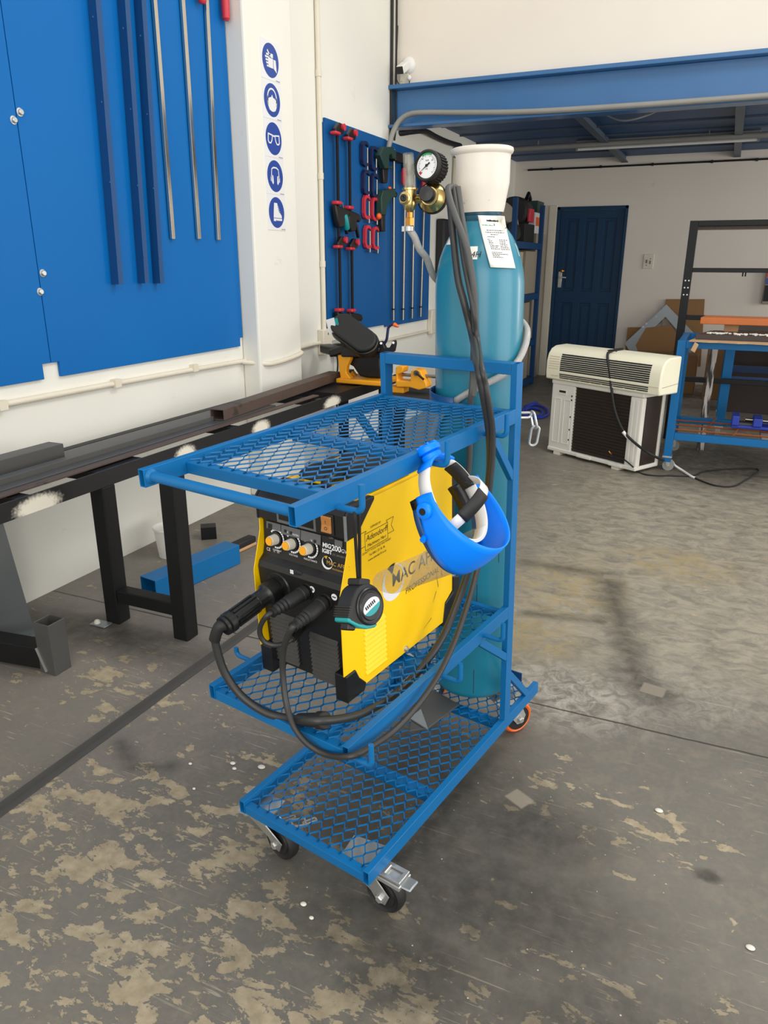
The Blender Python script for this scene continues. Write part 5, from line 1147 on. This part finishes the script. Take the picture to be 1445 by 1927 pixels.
for s in (-1,1): MB().tube(spline([top+cz*.006+cu*.002*s,top+cu*.006*s-cz*.01,top+(bt-top)*.5+cu*.005*s+V((0,0,0)),bt+cu*.0025*s],6),.0030,8).build('cord','ink',tm)
MB().tube([top+cu*.006-cz*.008,top+cu*.006+cz*.004,top+cz*.0075,top-cu*.006+cz*.004,top-cu*.006-cz*.008],.0032,8).build('cord_knot','blackm',tm)
# packets lying on the machine below the top deck
def packet(px,py,z,a,b,h,ang,m,name,label,cat):
    c=Cz(px,py,z); x=cv*cos(ang)+cu*sin(ang); y=-cv*sin(ang)+cu*cos(ang); o=MB().cbox(c+cz*h/2,x*a,y*b,cz*h/2).build(name,m,smooth=0,bevel=.002); tag(o,label,cat)
packet(688,884,.799,.030,.045,.018,.5,'copper','wire_packet','copper coloured packet lying on the welder under the top mesh','packet')
packet(598,906,.799,.028,.014,.006,.1,'yellow','yellow_tag','small yellow tag on the welder top below the mesh','tag')

g=MB()
for (v,u,a,b,h) in ((.13,.40,.055,.075,.020),(.20,.47,.050,.085,.018),(.12,.54,.045,.06,.016)):
    g.ball(C(v,u,.8005+h*.55),cv*a,cu*b,cz*h*.55,18,8)
tag(g.build('tool_pouch','blackm'),'black folded pouch lying on the welder under the top mesh','pouch')
packet(600,880,.800,.030,.016,.012,.2,'boxgr','grey_clip','small grey plastic piece lying on the welder top beside the pouch','clip')
# ================= AIR CONDITIONER UNITS =================
aL=V((-1.147,5.83,0)); ad=V((.86668545,-.49885501,0)); an=V((-.49885501,-.86668545,0)); az=V((0,0,1)) # an points to the lens
def A(s,d,z): return aL+ad*s-an*d+az*z      # s along front, d depth backwards, z up
def ab(mb,s0,s1,d0,d1,z0,z1): return mb.box(s0,s1,d0,d1,z0,z1,fn=A)
zo=.022; ho=.585; dp=.27; wo=.83
ou=thing('outdoor_unit','light grey air conditioner outdoor unit with dark fins standing on the floor','air conditioner',A(wo/2,dp/2,0))
def ap(mb,n,m,b=.003,par=None,sm=0): return mb.build(n,m,par or ou,smooth=sm,bevel=b)
ap(ab(MB(),0,.225,0,dp,zo+.02,ho-.03),'front_panel','acgrey',.008)
g=MB(); ab(g,-.005,wo+.005,-.006,dp+.005,ho-.035,ho); ap(g,'top_cover','acgrey',.01)
g=MB(); ab(g,.225,.735,.020,.05,zo+.03,ho-.035); ab(g,wo-.03,wo-.012,.06,dp-.02,zo+.03,ho-.035); coil=ap(g,'coil','acdark',0)
g=MB()
for k in range(22):
    z=zo+.045+.0228*k; g.tube([A(.228,.012,z),A(.735,.012,z)],.0035,6)
ap(g,'guard_wires','acdark',0,coil)
ap(ab(MB(),.725,wo,.0,.045,zo+.02,ho-.035),'corner_post','acgrey',.01); ap(ab(MB(),wo-.03,wo,dp-.03,dp,zo+.02,ho-.035),'rear_post','acgrey',.005)
g=MB()
for a,b in ((.745,.762),(.775,.80)): ab(g,a,b,-.004,.0,zo+.06,ho-.06)
ap(g,'post_rib','acgrey',.003)
g=MB(); ab(g,0,wo,-.008,dp,zo,zo+.028); g.box(.30,.44,-.018,-.006,zo,zo+.022,fn=A); g.box(.60,.72,-.018,-.006,zo,zo+.022,fn=A); ap(g,'base_pan','acgrey',.006)
for s0 in (.035,.13):
    g=MB(); o=[(s0,.10),(s0+.068,.10),(s0+.068,.445),(s0,.445)]
    for (a,b,c,d) in ((s0,s0+.068,.096,.102),(s0,s0+.068,.438,.445),(s0,s0+.006,.1,.44),(s0+.062,s0+.068,.1,.44)): ab(g,a,b,-.004,.001,c,d)
    ap(g,'pressed_panel','acgrey',.002)
g=MB(); ab(g,.065,.150,-.003,.002,.475,.515); ap(g,'handle_recess','acgrey',.003); ap(ab(MB(),.077,.140,-.0045,.0,.492,.508),'handle_slot','ink',0)
g=MB()
for z in (.13,.21,.31,.44,.47): ab(g,.196,.207,-.003,.002,z,z+.012)
ap(g,'panel_slot','blackm',0)
for s in (.10,.66):
    for d in (.02,dp-.06): MB().box(s-.03,s+.03,d-.03,d+.05,0,.022,fn=A).build('rubber_pad','pipew',ou,smooth=0)
# indoor unit lying on top
L0,L1=-.055,.965; d0,d1=-.022,.19; z0=ho
iu=thing('indoor_unit','cream wall air conditioner unit lying on top of the outdoor unit','air conditioner',A(.45,.08,ho))
pr=[(d0,z0+.0),(d0-.006,z0+.05),(d0-.004,z0+.14),(d0+.010,z0+.195),(d0+.040,z0+.232),(d0+.085,z0+.250),(d1,z0+.255),(d1,z0)]
MB().prism([A(L0,d,z) for d,z in pr],ad*(L1-L0)).build('casing','cream',iu,smooth=35,bevel=.01)
def fr(z): # front depth at height
    zz=z-z0
    for (a,b) in zip(pr[:5],pr[1:6]):
        if a[1]-z0<=zz<=b[1]-z0: return a[0]+(b[0]-a[0])*(zz-(a[1]-z0))/((b[1]-a[1]))
    return d0
def strip(mb,s0,s1,za,zb,o=.0012):
    mb.prism([A(s0,fr(za)-o,za),A(s1,fr(za)-o,za),A(s1,fr(zb)-o,zb),A(s0,fr(zb)-o,zb)],an*.0012); return mb
g=MB(); x0,x1=.085,.875
for k in range(9): strip(g,x0,x1,z0+.075+.0145*k,z0+.0848+.0145*k)
for k in range(3): strip(g,x0,x1,z0+.018+.0135*k,z0+.0255+.0135*k)
gr=g.build('grille_slots','ink',iu,smooth=0); g=MB()
for k in range(9): s=x0+(x1-x0)*k/8; strip(g,s-.006,s+.006,z0+.012,z0+.205,.0028)
strip(g,x0-.01,x1+.01,z0+.058,z0+.071,.003); g.build('grille_bar','cream',iu,smooth=0)
g=MB()
for k in range(6): strip(g,-.03,.07,z0+.085+.018*k,z0+.087+.018*k,.0008)
strip(g,-.0,.07,z0+.03,z0+.033,.0008); strip(g,.88,.955,z0+.055,z0+.057,.0008); g.build('moulded_line','cardlt',iu,smooth=0)
g=MB(); g.prism([A(L1+.0005,d1-.01,z0+.07),A(L1+.0005,d0+.02,z0+.055),A(L1+.0005,d0+.02,z0+.052),A(L1+.0005,d1-.01,z0+.067)],ad*.0008); g.build('side_seam','boxgr',iu,smooth=0)
# cable bundle over both
def F(px,py,o): # on the front plane of the units, o metres proud
    return at_pl(px,py,A(0,-o,0),an)
cb=thing('power_cable','black cable draped over both air conditioner units and looping on the floor','cable',A(.5,-.05,.3))
pts=[A(.49,.17,z0+.262),A(.485,.06,z0+.256),F(1143,668,.008),F(1147,700,.02),F(1151,735,.025),F(1158,775,.03),F(1174,812,.035),F(1200,838,.04),F(1228,857,.05),at_z(1252,867,.06)]
MB().tube(spline(pts,6),.0095,10).build('cable','blackm',cb)
c=F(1177,818,.036); MB().cyl(c-V((.02,0,-.02)),c+V((.02,.0,-.02)),.0125,12).build('white_tape','white',cb)
c=A(.488,.04,z0+.252); MB().cyl(c-an*-.012,c+an*.012,.0125,12).build('white_tape','white',cb); MB().tube([c+az*.005-ad*.03,c+az*.012,c+az*.005+ad*.05],.0035,6).build('tie','blackm',cb)
pts=[at_z(1250,866,.05),at_z(1263,867,.05),at_z(1270,876,.035),at_z(1285,886,.015),at_z(1300,896,.01),at_z(1307,899,.008)]; MB().tube(spline(pts,6),.0085,10).build('white_sleeve','white',cb)
pts=[at_z(x,y,.006) for x,y in ((1305,898),(1320,905),(1348,914),(1380,915),(1402,904),(1424,890),(1427,885),(1420,882),(1390,882),(1350,884),(1325,887),(1308,894),(1290,896),(1260,895),(1235,895),(1215,893),(1200,888))]+[F(1188,876,.02),F(1172,864,.02),F(1155,862,.015),F(1150,858,.012)]
MB().tube(spline(pts,6),.0055,8).build('thin_cable','blackm',cb)
g=MB(); c=F(1150,855,.012)
for k in range(5): g.tube([c,c+V((random.uniform(-.02,.02),-.005,random.uniform(.0,.05)))],.002,5)
g.build('frayed_copper','copper',cb)
# ================= BLUE STEEL TABLE =================
tx,ty=-.262,5.60; tw,td=1.75,.72; tz=.935; s_=.055
tb=thing('steel_table','blue steel workshop table on castors right of the air conditioner','table',(tx+tw/2,ty+td/2,0))
zc=.115
for i,(x,y) in enumerate(((tx,ty),(tx,ty+td-s_),(tx+tw-s_,ty),(tx+tw-s_,ty+td-s_))):
    MB().box(x,x+s_,y,y+s_,zc if i else .07,tz).build('leg','blue',tb,smooth=0,bevel=.003)
    c=MB().box(x-.005,x+.06,y-.005,y+.06,zc-.012,zc).prism([(x+.01,y+.02,zc-.012),(x+.05,y+.02,zc-.012),(x+.05,y+.02,.035),(x+.03,y+.02,.03)],(0,.004,0)).prism([(x+.01,y+.052,zc-.012),(x+.05,y+.052,zc-.012),(x+.05,y+.052,.035),(x+.03,y+.052,.03)],(0,.004,0)).build('caster','zinc',tb,smooth=0)
    MB().cyl((x+.04,y+.025,.04),(x+.04,y+.051,.04),.04,20).build('wheel','pipeg',c)
def tbar(x0,x1,y0,y1,z0,z1,n='rail'): MB().box(x0,x1,y0,y1,z0,z1).build(n,'blue',tb,smooth=0,bevel=.003)
for z0_,z1_ in ((tz-.05,tz),(.235,.285)):
    tbar(tx+s_,tx+tw-s_,ty+.005,ty+.05,z0_,z1_); tbar(tx+s_,tx+tw-s_,ty+td-.05,ty+td-.005,z0_,z1_); tbar(tx+.005,tx+.05,ty+s_,ty+td-s_,z0_,z1_); tbar(tx+tw-.05,tx+tw-.005,ty+s_,ty+td-s_,z0_,z1_)
MB().box(.36,.42,ty+.05,ty+td-.05,.262,.285).build('shelf_strip','pipeg',tb,smooth=0)
rb=thing('rebar_grid','rusty steel rods laid as a grid on the table\'s lower shelf','steel rods',(.2,5.95,.285))
for y in (5.72,5.90,6.08): MB().tube([(tx+.03,y,.291),(tx+1.6,y+.02,.291)],.006,6).build('rod','rebar',rb)
for x in (.0,.20,.9): MB().tube([(x-.02,5.64,.301),(x+.06,6.26,.301)],.006,6).build('rod','rebar',rb)
bv=thing('drill_vice','bright blue cast vice lying on the table\'s lower shelf','vice',(.38,5.9,.30))
g=MB().box(.16,.56,5.86,6.00,.307,.33).box(.16,.21,5.84,6.02,.33,.40).box(.30,.36,5.84,6.02,.33,.39).box(.50,.56,5.86,6.0,.33,.385); g.build('vice_body','vise',bv,smooth=0,bevel=.006); MB().tube([(.25,5.93,.365),(.78,5.93,.355)],.012,10).build('vice_screw','steel',bv); MB().box(.20,.30,5.89,5.97,.33,.345).build('vice_bed','dksteel',bv,smooth=0)
# white-streaked post
def streak():
    m=bpy.data.materials.new('paint streaked steel'); m.use_nodes=True; nt=m.node_tree; b=nt.nodes['Principled BSDF']; tc=nt.nodes.new('ShaderNodeTexCoord'); mp=nt.nodes.new('ShaderNodeMapping'); mp.inputs['Scale'].default_value=(22,22,2.2); n=nt.nodes.new('ShaderNodeTexNoise'); n.inputs['Scale'].default_value=2; n.inputs['Detail'].default_value=6
    r=nt.nodes.new('ShaderNodeValToRGB'); r.color_ramp.elements[0].position=.47; r.color_ramp.elements[0].color=lin('#3b3430'); r.color_ramp.elements[1].position=.55; r.color_ramp.elements[1].color=lin('#cfc6bf')
    nt.links.new(tc.outputs['Object'],mp.inputs[0]); nt.links.new(mp.outputs[0],n.inputs['Vector']); nt.links.new(n.outputs['Fac'],r.inputs[0]); nt.links.new(r.outputs[0],b.inputs['Base Color']); b.inputs['Roughness'].default_value=.6; return m
M['streak']=streak()
tag(MB().box(-.055,-.0,6.40,6.455,0,.93).build('painted_post','streak',smooth=0,bevel=.003),'paint streaked steel post standing behind the blue table\'s lower shelf','post')
# things on the table
def lay(name,label,cat,pts,z,h,m,bev=.002,jag=0):
    return tag(MB().prism([(x,y,z) for x,y in pts],(0,0,h)).build(name,m,smooth=0,bevel=bev),label,cat)
cbp=[(tx+.075,ty-.06)]+[(tx+.075+.06*k,ty-.06-.012*(k%3)-.006*k*.2) for k in range(1,28)]+[(tx+tw-.05,ty+.5),(tx+.16,ty+.5)]
lay('cardboard_sheet','torn brown cardboard sheet lying on the blue table','cardboard',cbp,tz+.0015,.008,'cardlt',0)
lay('brown_board','dark brown framed board under the shells on the blue table','board',[(tx+.11,ty+.03),(tx+1.2,ty+.03),(tx+1.2,ty+.34),(tx+.19,ty+.36)],tz+.010,.035,'darkbr')
g=MB(); rr=random.Random(4)
for k in range(150):
    x=-.09+rr.random()*.62; y=ty+.12+rr.gauss(0,.03); g.ball(V((x,y,tz+.049)),V((.010*rr.uniform(.5,1.2),.003,0)),V((-.002,.008*rr.uniform(.5,1.2),0)),V((0,0,.005)),7,5)
o=tag(g.build('shell_chips','debris'),'white shell chips strewn along the dark brown board','shells',kind='stuff')
lay('plywood_board','pale board lying behind the dark brown framed board','board',[(-.08,ty+.40),(1.1,ty+.40),(1.1,ty+.60),(-.05,ty+.60)],tz+.0015,.03,'cardlt')
lay('grey_board','dark grey weathered board lying at the table\'s left end','board',[(tx+.15,ty+.37),(-.10,ty+.37),(-.06,ty+.68),(tx+.19,ty+.68)],tz+.0015,.022,'dksteel')
lay('timber_block','short raw timber block under the varnished plank','block',[(.02,ty+.44),(.115,ty+.44),(.115,ty+.53),(.02,ty+.53)],tz+.032,.058,'timber')
lay('timber_block','raw timber block under the plank beyond the photo\'s right edge','block',[(.82,ty+.44),(.92,ty+.44),(.92,ty+.53),(.82,ty+.53)],tz+.032,.058,'timber')
pts=[(-.145,ty+.36),(1.1,ty+.36),(1.1,ty+.62),(-.12,ty+.62)]
lay('varnished_plank','thick orange varnished plank resting on timber blocks over the blue table','plank',pts,tz+.091,.047,'wood',.004)
c=V((tx+.115,ty-.065,tz-.035)); tag(MB().cbox(c,V((.014,0,-.008)),V((0,.012,0)),V((.010,0,.028))).build('cork_scrap','cardlt',smooth=0,bevel=.005),'small pale scrap hanging under the torn cardboard edge','scrap')
# second table behind
t2=thing('steel_table','blue steel table standing behind the paint streaked post','table',(.8,7.4,0))
for x,y in ((.06,6.95),(.06,7.75),(1.7,6.95),(1.7,7.75)):
    MB().box(x,x+.075,y,y+.075,.10,.90).build('leg','blue',t2,smooth=0,bevel=.003); MB().cyl((x+.01,y+.0375,.05),(x+.05,y+.0375,.05),.05,18).build('wheel','pipeg',t2); MB().box(x,x+.07,y,y+.075,.09,.11).build('caster_plate','zinc',t2,smooth=0)
for z0_,z1_ in ((.85,.90),(.47,.53)):
    for y in (6.95,7.75): MB().box(.135,1.7,y+.01,y+.065,z0_,z1_).build('rail','bluedk',t2,smooth=0)
    for x in (.06,1.7): MB().box(x+.01,x+.065,7.025,7.75,z0_,z1_).build('rail','bluedk',t2,smooth=0)
MB().box(.05,1.78,6.94,7.83,.90,.915).build('table_top','darkbr',t2,smooth=0)
tag(MB().box(.62,1.1,7.1,7.6,.53,.80).build('red_case','red',smooth=0,bevel=.01),'dark red box on the rear table\'s lower rails','box')
# tall black frame
yf=6.72
bf=thing('steel_stand','tall black square tube stand behind the blue table','stand',(.3,yf,0))
def fb_(x0,x1,z0_,z1_,n='bar',y0=yf,y1=yf+.06): MB().box(x0,x1,y0,y1,z0_,z1_).build(n,'black',bf,smooth=0,bevel=.003)
fb_(-.335,-.272,0,1.762,'upright'); fb_(1.6,1.667,0,1.762,'upright'); fb_(-.272,1.6,1.720,1.762); fb_(-.272,1.6,1.374,1.408); fb_(-.272,1.6,1.003,1.040); fb_(-.272,1.6,.50,.54)
MB().box(-.272,1.6,yf+.06,yf+.10,1.695,1.72).build('ledge','rust',bf,smooth=0)
g=MB()
for z in (1.31,1.255,1.20):
    for dx in (-.012,.014): g.cyl((-.303+dx,yf,z),(-.303+dx,yf-.004,z),.006,8)
g.build('rivet','zinc',bf)
for x in (.10,.12): MB().tube([(x,yf+.02,1.375),(x,yf+.02,1.345)],.006,6).build('pin','black',bf)
# cardboard at the rear wall
def lean(name,label,cat,pts,m,y=10.06,th=.012,lay_=0): # pts (px,py) on a plane standing against the rear wall
    return tag(MB().prism([at_y(a,b,y-lay_) for a,b in pts],(0,th,0)).build(name,m,smooth=0),label,cat)
lean('cardboard_sheet','brown cardboard sheet standing tallest against the rear wall behind the black stand','cardboard',[(1253,563),(1326,563),(1318,690),(1240,690)],'card')
lean('cardboard_sheet','brown cardboard piece low against the rear wall left of the grey metal square','cardboard',[(1181,616),(1248,616),(1240,700),(1172,700)],'card',lay_=.03)
g=MB(); o=[(1254,573),(1318,640),(1240,745),(1175,646)]; i=[(1252,596),(1290,640),(1240,712),(1197,650)]
for k in range(4):
    j=(k+1)%4; g.prism([at_y(*o[k],9.98),at_y(*o[j],9.98),at_y(*i[j],9.98),at_y(*i[k],9.98)],(0,.03,0))
g.cyl(at_y(1216,609,9.975),at_y(1216,609,9.98),.012,10).cyl(at_y(1210,615,9.975),at_y(1210,615,9.98),.012,10).cyl(at_y(1235,596,9.975),at_y(1235,596,9.98),.010,10)
tag(g.build('metal_square','galv',smooth=0),'grey hollow metal square standing on its corner against the rear wall','metal offcut')
lean('cardboard_disc','brown cardboard panel with clipped corners inside the grey metal square','cardboard',[(1215,617),(1262,612),(1280,640),(1262,668),(1235,680),(1205,672),(1196,650)],'card',lay_=.09)
lean('cardboard_sheet','brown cardboard piece filling the upper corner of the grey metal square','cardboard',[(1246,592),(1282,602),(1290,640),(1258,640),(1246,620)],'boxgr',lay_=.06,y=10.07)
for i,(x0,x1,y0,h,m,l) in enumerate(((-.10,.42,9.0,.62,'card','brown carton low behind the blue tables, nearest the black stand'),(.5,1.0,9.05,.5,'boxbe','pale carton low behind the rear blue table'),(-.9,-.2,9.3,.42,'card','low brown carton against the rear wall behind the air conditioner'))):
    tag(MB().box(x0,x1,y0,y0+.5,0,h).build('carton',m,smooth=0,bevel=.004),l,'carton')
tag(MB().box(.1,1.9,8.3,8.6,0,.74).build('dark_bench','darkbr',smooth=0,bevel=.004),'dark brown bench behind the rear blue table','bench')
# small meter box cut by the right edge
p=at_y(1441,540,yB); t=thing('switch_box','small dark switch box on the rear wall at the photo\'s right edge','switch box',p)
MB().box(p.x-.02,p.x+.10,yB-.06,yB,p.z-.19,p.z+.20).build('box_body','boxgr',t,bevel=.005); MB().box(p.x-.012,p.x+.09,yB-.064,yB-.06,p.z-.16,p.z+.02).build('grille','ink',t,smooth=0); MB().box(p.x-.012,p.x+.09,yB-.064,yB-.06,p.z+.03,p.z+.10).build('panel_face','signblue',t,smooth=0); MB().box(p.x-.012,p.x+.09,yB-.066,yB-.06,p.z+.11,p.z+.16).build('red_cover','red',t,smooth=0)
# ================= STORAGE RACK IN THE REAR LEFT CORNER =================
x0,x1=-2.62,-2.07; y0,y1=8.0,9.25
rk=thing('storage_rack','blue steel storage rack against the left wall before the door','rack',((x0+x1)/2,(y0+y1)/2,0))
for x,y in ((x0,y0),(x1-.05,y0),(x0,y1),(x1-.05,y1)): MB().box(x,x+.05,y,y+.05,0,2.08).build('upright','bluef',rk,smooth=0,bevel=.003)
zsh=(.10,.56,1.10,1.66)
for z in zsh:
    MB().box(x1-.045,x1-.005,y0+.05,y1,z-.07,z).box(x0+.005,x0+.045,y0+.05,y1,z-.07,z).box(x0+.05,x1-.05,y0+.005,y0+.045,z-.07,z).box(x0+.05,x1-.05,y1+.005,y1+.045,z-.07,z).build('shelf_rail','bluef',rk,smooth=0,bevel=.003); MB().box(x0+.046,x1-.046,y0+.046,y1,z-.012,z-.001).build('shelf_board','darkbr',rk,smooth=0)
def onrack(name,label,cat,y,dy,xx0,xx1,zi,h,m): return tag(MB().box(xx0,xx1,y,y+dy,zsh[zi],zsh[zi]+h).build(name,m,smooth=0,bevel=.005),label,cat)
onrack('carton','beige carton on the blue rack\'s third shelf, nearest the cylinder','carton',8.25,.45,-2.5,-2.15,2,.46,'boxbe'); onrack('carton','grey carton on the blue rack\'s third shelf, nearest the door','carton',8.72,.45,-2.5,-2.12,2,.47,'boxgr')
onrack('carton','beige carton on the blue rack\'s second shelf','carton',8.2,.40,-2.5,-2.15,1,.42,'boxbe'); onrack('carton','grey carton on the blue rack\'s second shelf, nearest the door','carton',8.66,.42,-2.5,-2.13,1,.44,'boxgr')
onrack('dark_crate','dark blue grey crate on the blue rack\'s lowest shelf','crate',8.62,.5,-2.5,-2.12,0,.36,'boxgr'); onrack('carton','brown carton on the blue rack\'s lowest shelf','carton',8.15,.4,-2.5,-2.15,0,.3,'card')
# grinder and disc on the top shelf
gm=thing('bench_grinder','dark motor unit with red parts on the blue rack\'s top shelf','machine',(-2.3,8.85,zsh[3]))
g=MB().box(-2.45,-2.14,8.66,9.12,zsh[3],zsh[3]+.20); g.lathe([(.0,-.2),(.15,-.2),(.16,-.1),(.16,.14),(.12,.2),(0,.2)],(-2.3,8.88,zsh[3]+.33),(0,1,0),24); g.build('motor','blackm',gm,smooth=35,bevel=.004); MB().box(-2.15,-2.12,8.78,8.98,zsh[3]+.22,zsh[3]+.36).build('red_guard','red',gm,bevel=.006); MB().tube([(-2.2,8.9,zsh[3]+.47),(-2.2,8.98,zsh[3]+.53),(-2.2,9.08,zsh[3]+.47)],.022,8).build('carry_handle','blackpl',gm)
fd_=thing('pedestal_fan','pale round disc leaning on the blue rack\'s top shelf','disc',(-2.3,8.4,zsh[3])); MB().lathe([(.20,-.02),(.21,-.01),(.21,.01),(.20,.02),(.05,.03),(0,.03)],(-2.30,8.42,zsh[3]+.21),V((.8,-.35,.25)),36).build('disc','boxgr',fd_); MB().lathe([(.10,0),(.10,.05),(0,.06)],(-2.22,8.385,zsh[3]+.1),V((.8,-.35,.25)),18).build('dark_cover','blackm',fd_)
tag(MB().box(-2.62,-2.18,9.42,9.95,0,1.78).build('locker','boxgr',smooth=0,bevel=.006),'tall grey beige locker between the blue rack and the door','locker')
bx=thing('printed_box','white box with an orange print on top of the locker','box',(-2.35,9.6,1.78)); MB().box(-2.5,-2.22,9.45,9.78,1.781,2.02).build('carton_body','signwh',bx,smooth=0,bevel=.003); p=MB(); p.box(-2.45,-2.30,9.448,9.45,1.87,1.97); p.box(-2.2195,-2.218,9.5,9.68,1.87,1.97); p.build('orange_print','orange',bx,smooth=0)
tag(MB().box(-2.5,-2.2,9.47,9.80,2.0205,2.15).build('green_box','greenc',smooth=0,bevel=.004),'dark green grey box on top of the white printed box','box')
p=at_x(835,470,XW); t=thing('wall_charger','dark device hanging on the wall behind the cylinder shoulder','device',p); MB().box(XW,XW+.09,p.y-.25,p.y+.2,p.z-.30,p.z+.28).build('device_body','blackm',t,bevel=.02)
tag(MB().tube([at_x(848,420,XW+.04),at_x(841,560,XW+.04)],.03,10).build('black_hose','blackm'),'black hose hanging on the left wall behind the cylinder neck','hose')
p=at_x(858,283,XW+.03); tag(MB().tube(spline([at_x(866,274,XW+.03),p,at_x(857,310,XW+.03),at_x(853,380,XW+.03)],4),.022,8).build('wall_pipe','pipew'),'white pipe dropping down the left wall behind the valve guard','pipe')
tag(MB().tube(spline([at_z(x,y,.02) for x,y in ((985,770),(1005,762),(1025,768),(1030,780),(1012,786),(990,782),(984,774),(1000,768),(1020,774),(1015,783),(995,779),(988,765),(1010,757))],6),.014,8).build('blue_hose_coil','vise'),'blue hose coil lying on the floor before the storage rack','hose')
# conduit drop on the upper wall is part of the services; pale chips on the floor
for i,(px,py,r) in enumerate(((571,1701,.008),(586,1727,.006),(1412,1783,.010),(1240,1525,.011),(492,1443,.012),(438,1436,.009),(441,1446,.007),(358,1437,.006),(365,1484,.005))):
    w=('by the front castor, upper','by the front castor, lower','near the photo\'s lower right corner','right of the trolley','curled, left of the bottom deck','largest of a cluster left of the middle shelf','lower one of the cluster left of the middle shelf','left of the cluster, small','below the cluster, smallest')[i]
    P=at_z(px,py,.003); tag(MB().ball(P,V((r,0,0)),V((0,r*.8,0)),V((0,0,.003)),10,6).build('paint_chip','debris'),'white chip on the floor, %s'%w,'chip','white chips on the floor')
# ================= LIGHT AND CAMERA =================
wld=bpy.data.worlds.new('World'); scene.world=wld; wld.use_nodes=True; bg=wld.node_tree.nodes['Background']; bg.inputs['Color'].default_value=(1.0,.985,.955,1); bg.inputs['Strength'].default_value=.90
def area(name,loc,tgt,sx,sy,e,c=(1,.985,.955)):
    l=bpy.data.lights.new(name,'AREA'); l.shape='RECTANGLE'; l.size=sx; l.size_y=sy; l.energy=e; l.color=c
    o=bpy.data.objects.new(name,l); col.objects.link(o); o.location=loc; o.rotation_euler=(V(tgt)-V(loc)).to_track_quat('-Z','Y').to_euler(); return o
area('high_bay_lamp',(1.6,3.6,4.9),(-1.0,2.6,.6),1.4,1.0,80)
area('high_bay_lamp',(1.2,-.8,4.9),(-.8,1.6,.4),1.6,1.2,30)
area('right_fill_light',(5.1,1.6,1.7),(-2.6,1.9,.7),4.2,3.0,118,(1,.99,.97))  # added fill to lift the low left wall, no opening built
area('mezzanine_fill_light',(5.1,8.3,1.6),(-2.0,9.6,1.0),2.2,1.6,95,(1,.97,.92))  # added side fill for the rear wall under the mezzanine
area('front_fill_light',(.8,-2.5,2.0),(-.6,3.5,.9),4.0,2.6,110,(1,.99,.97))  # added fill from behind the camera, mainly for the air conditioner fronts
cd=bpy.data.cameras.new('Camera'); cam=bpy.data.objects.new('Camera',cd); col.objects.link(cam)
cam.matrix_world=Matrix(((RX.x,UP.x,-FW.x,CAM.x),(RX.y,UP.y,-FW.y,CAM.y),(RX.z,UP.z,-FW.z,CAM.z),(0,0,0,1)))
cd.sensor_fit='AUTO'; cd.sensor_width=36; cd.lens=FPX/1927*36; cd.clip_start=.02; cd.clip_end=100; scene.camera=cam
vs=scene.view_settings; vs.view_transform='Standard'; vs.look='None'; vs.exposure=.0; vs.gamma=1; vs.use_curve_mapping=False
scene.cycles.max_bounces=8; scene.cycles.transparent_max_bounces=12; scene.cycles.use_denoising=True
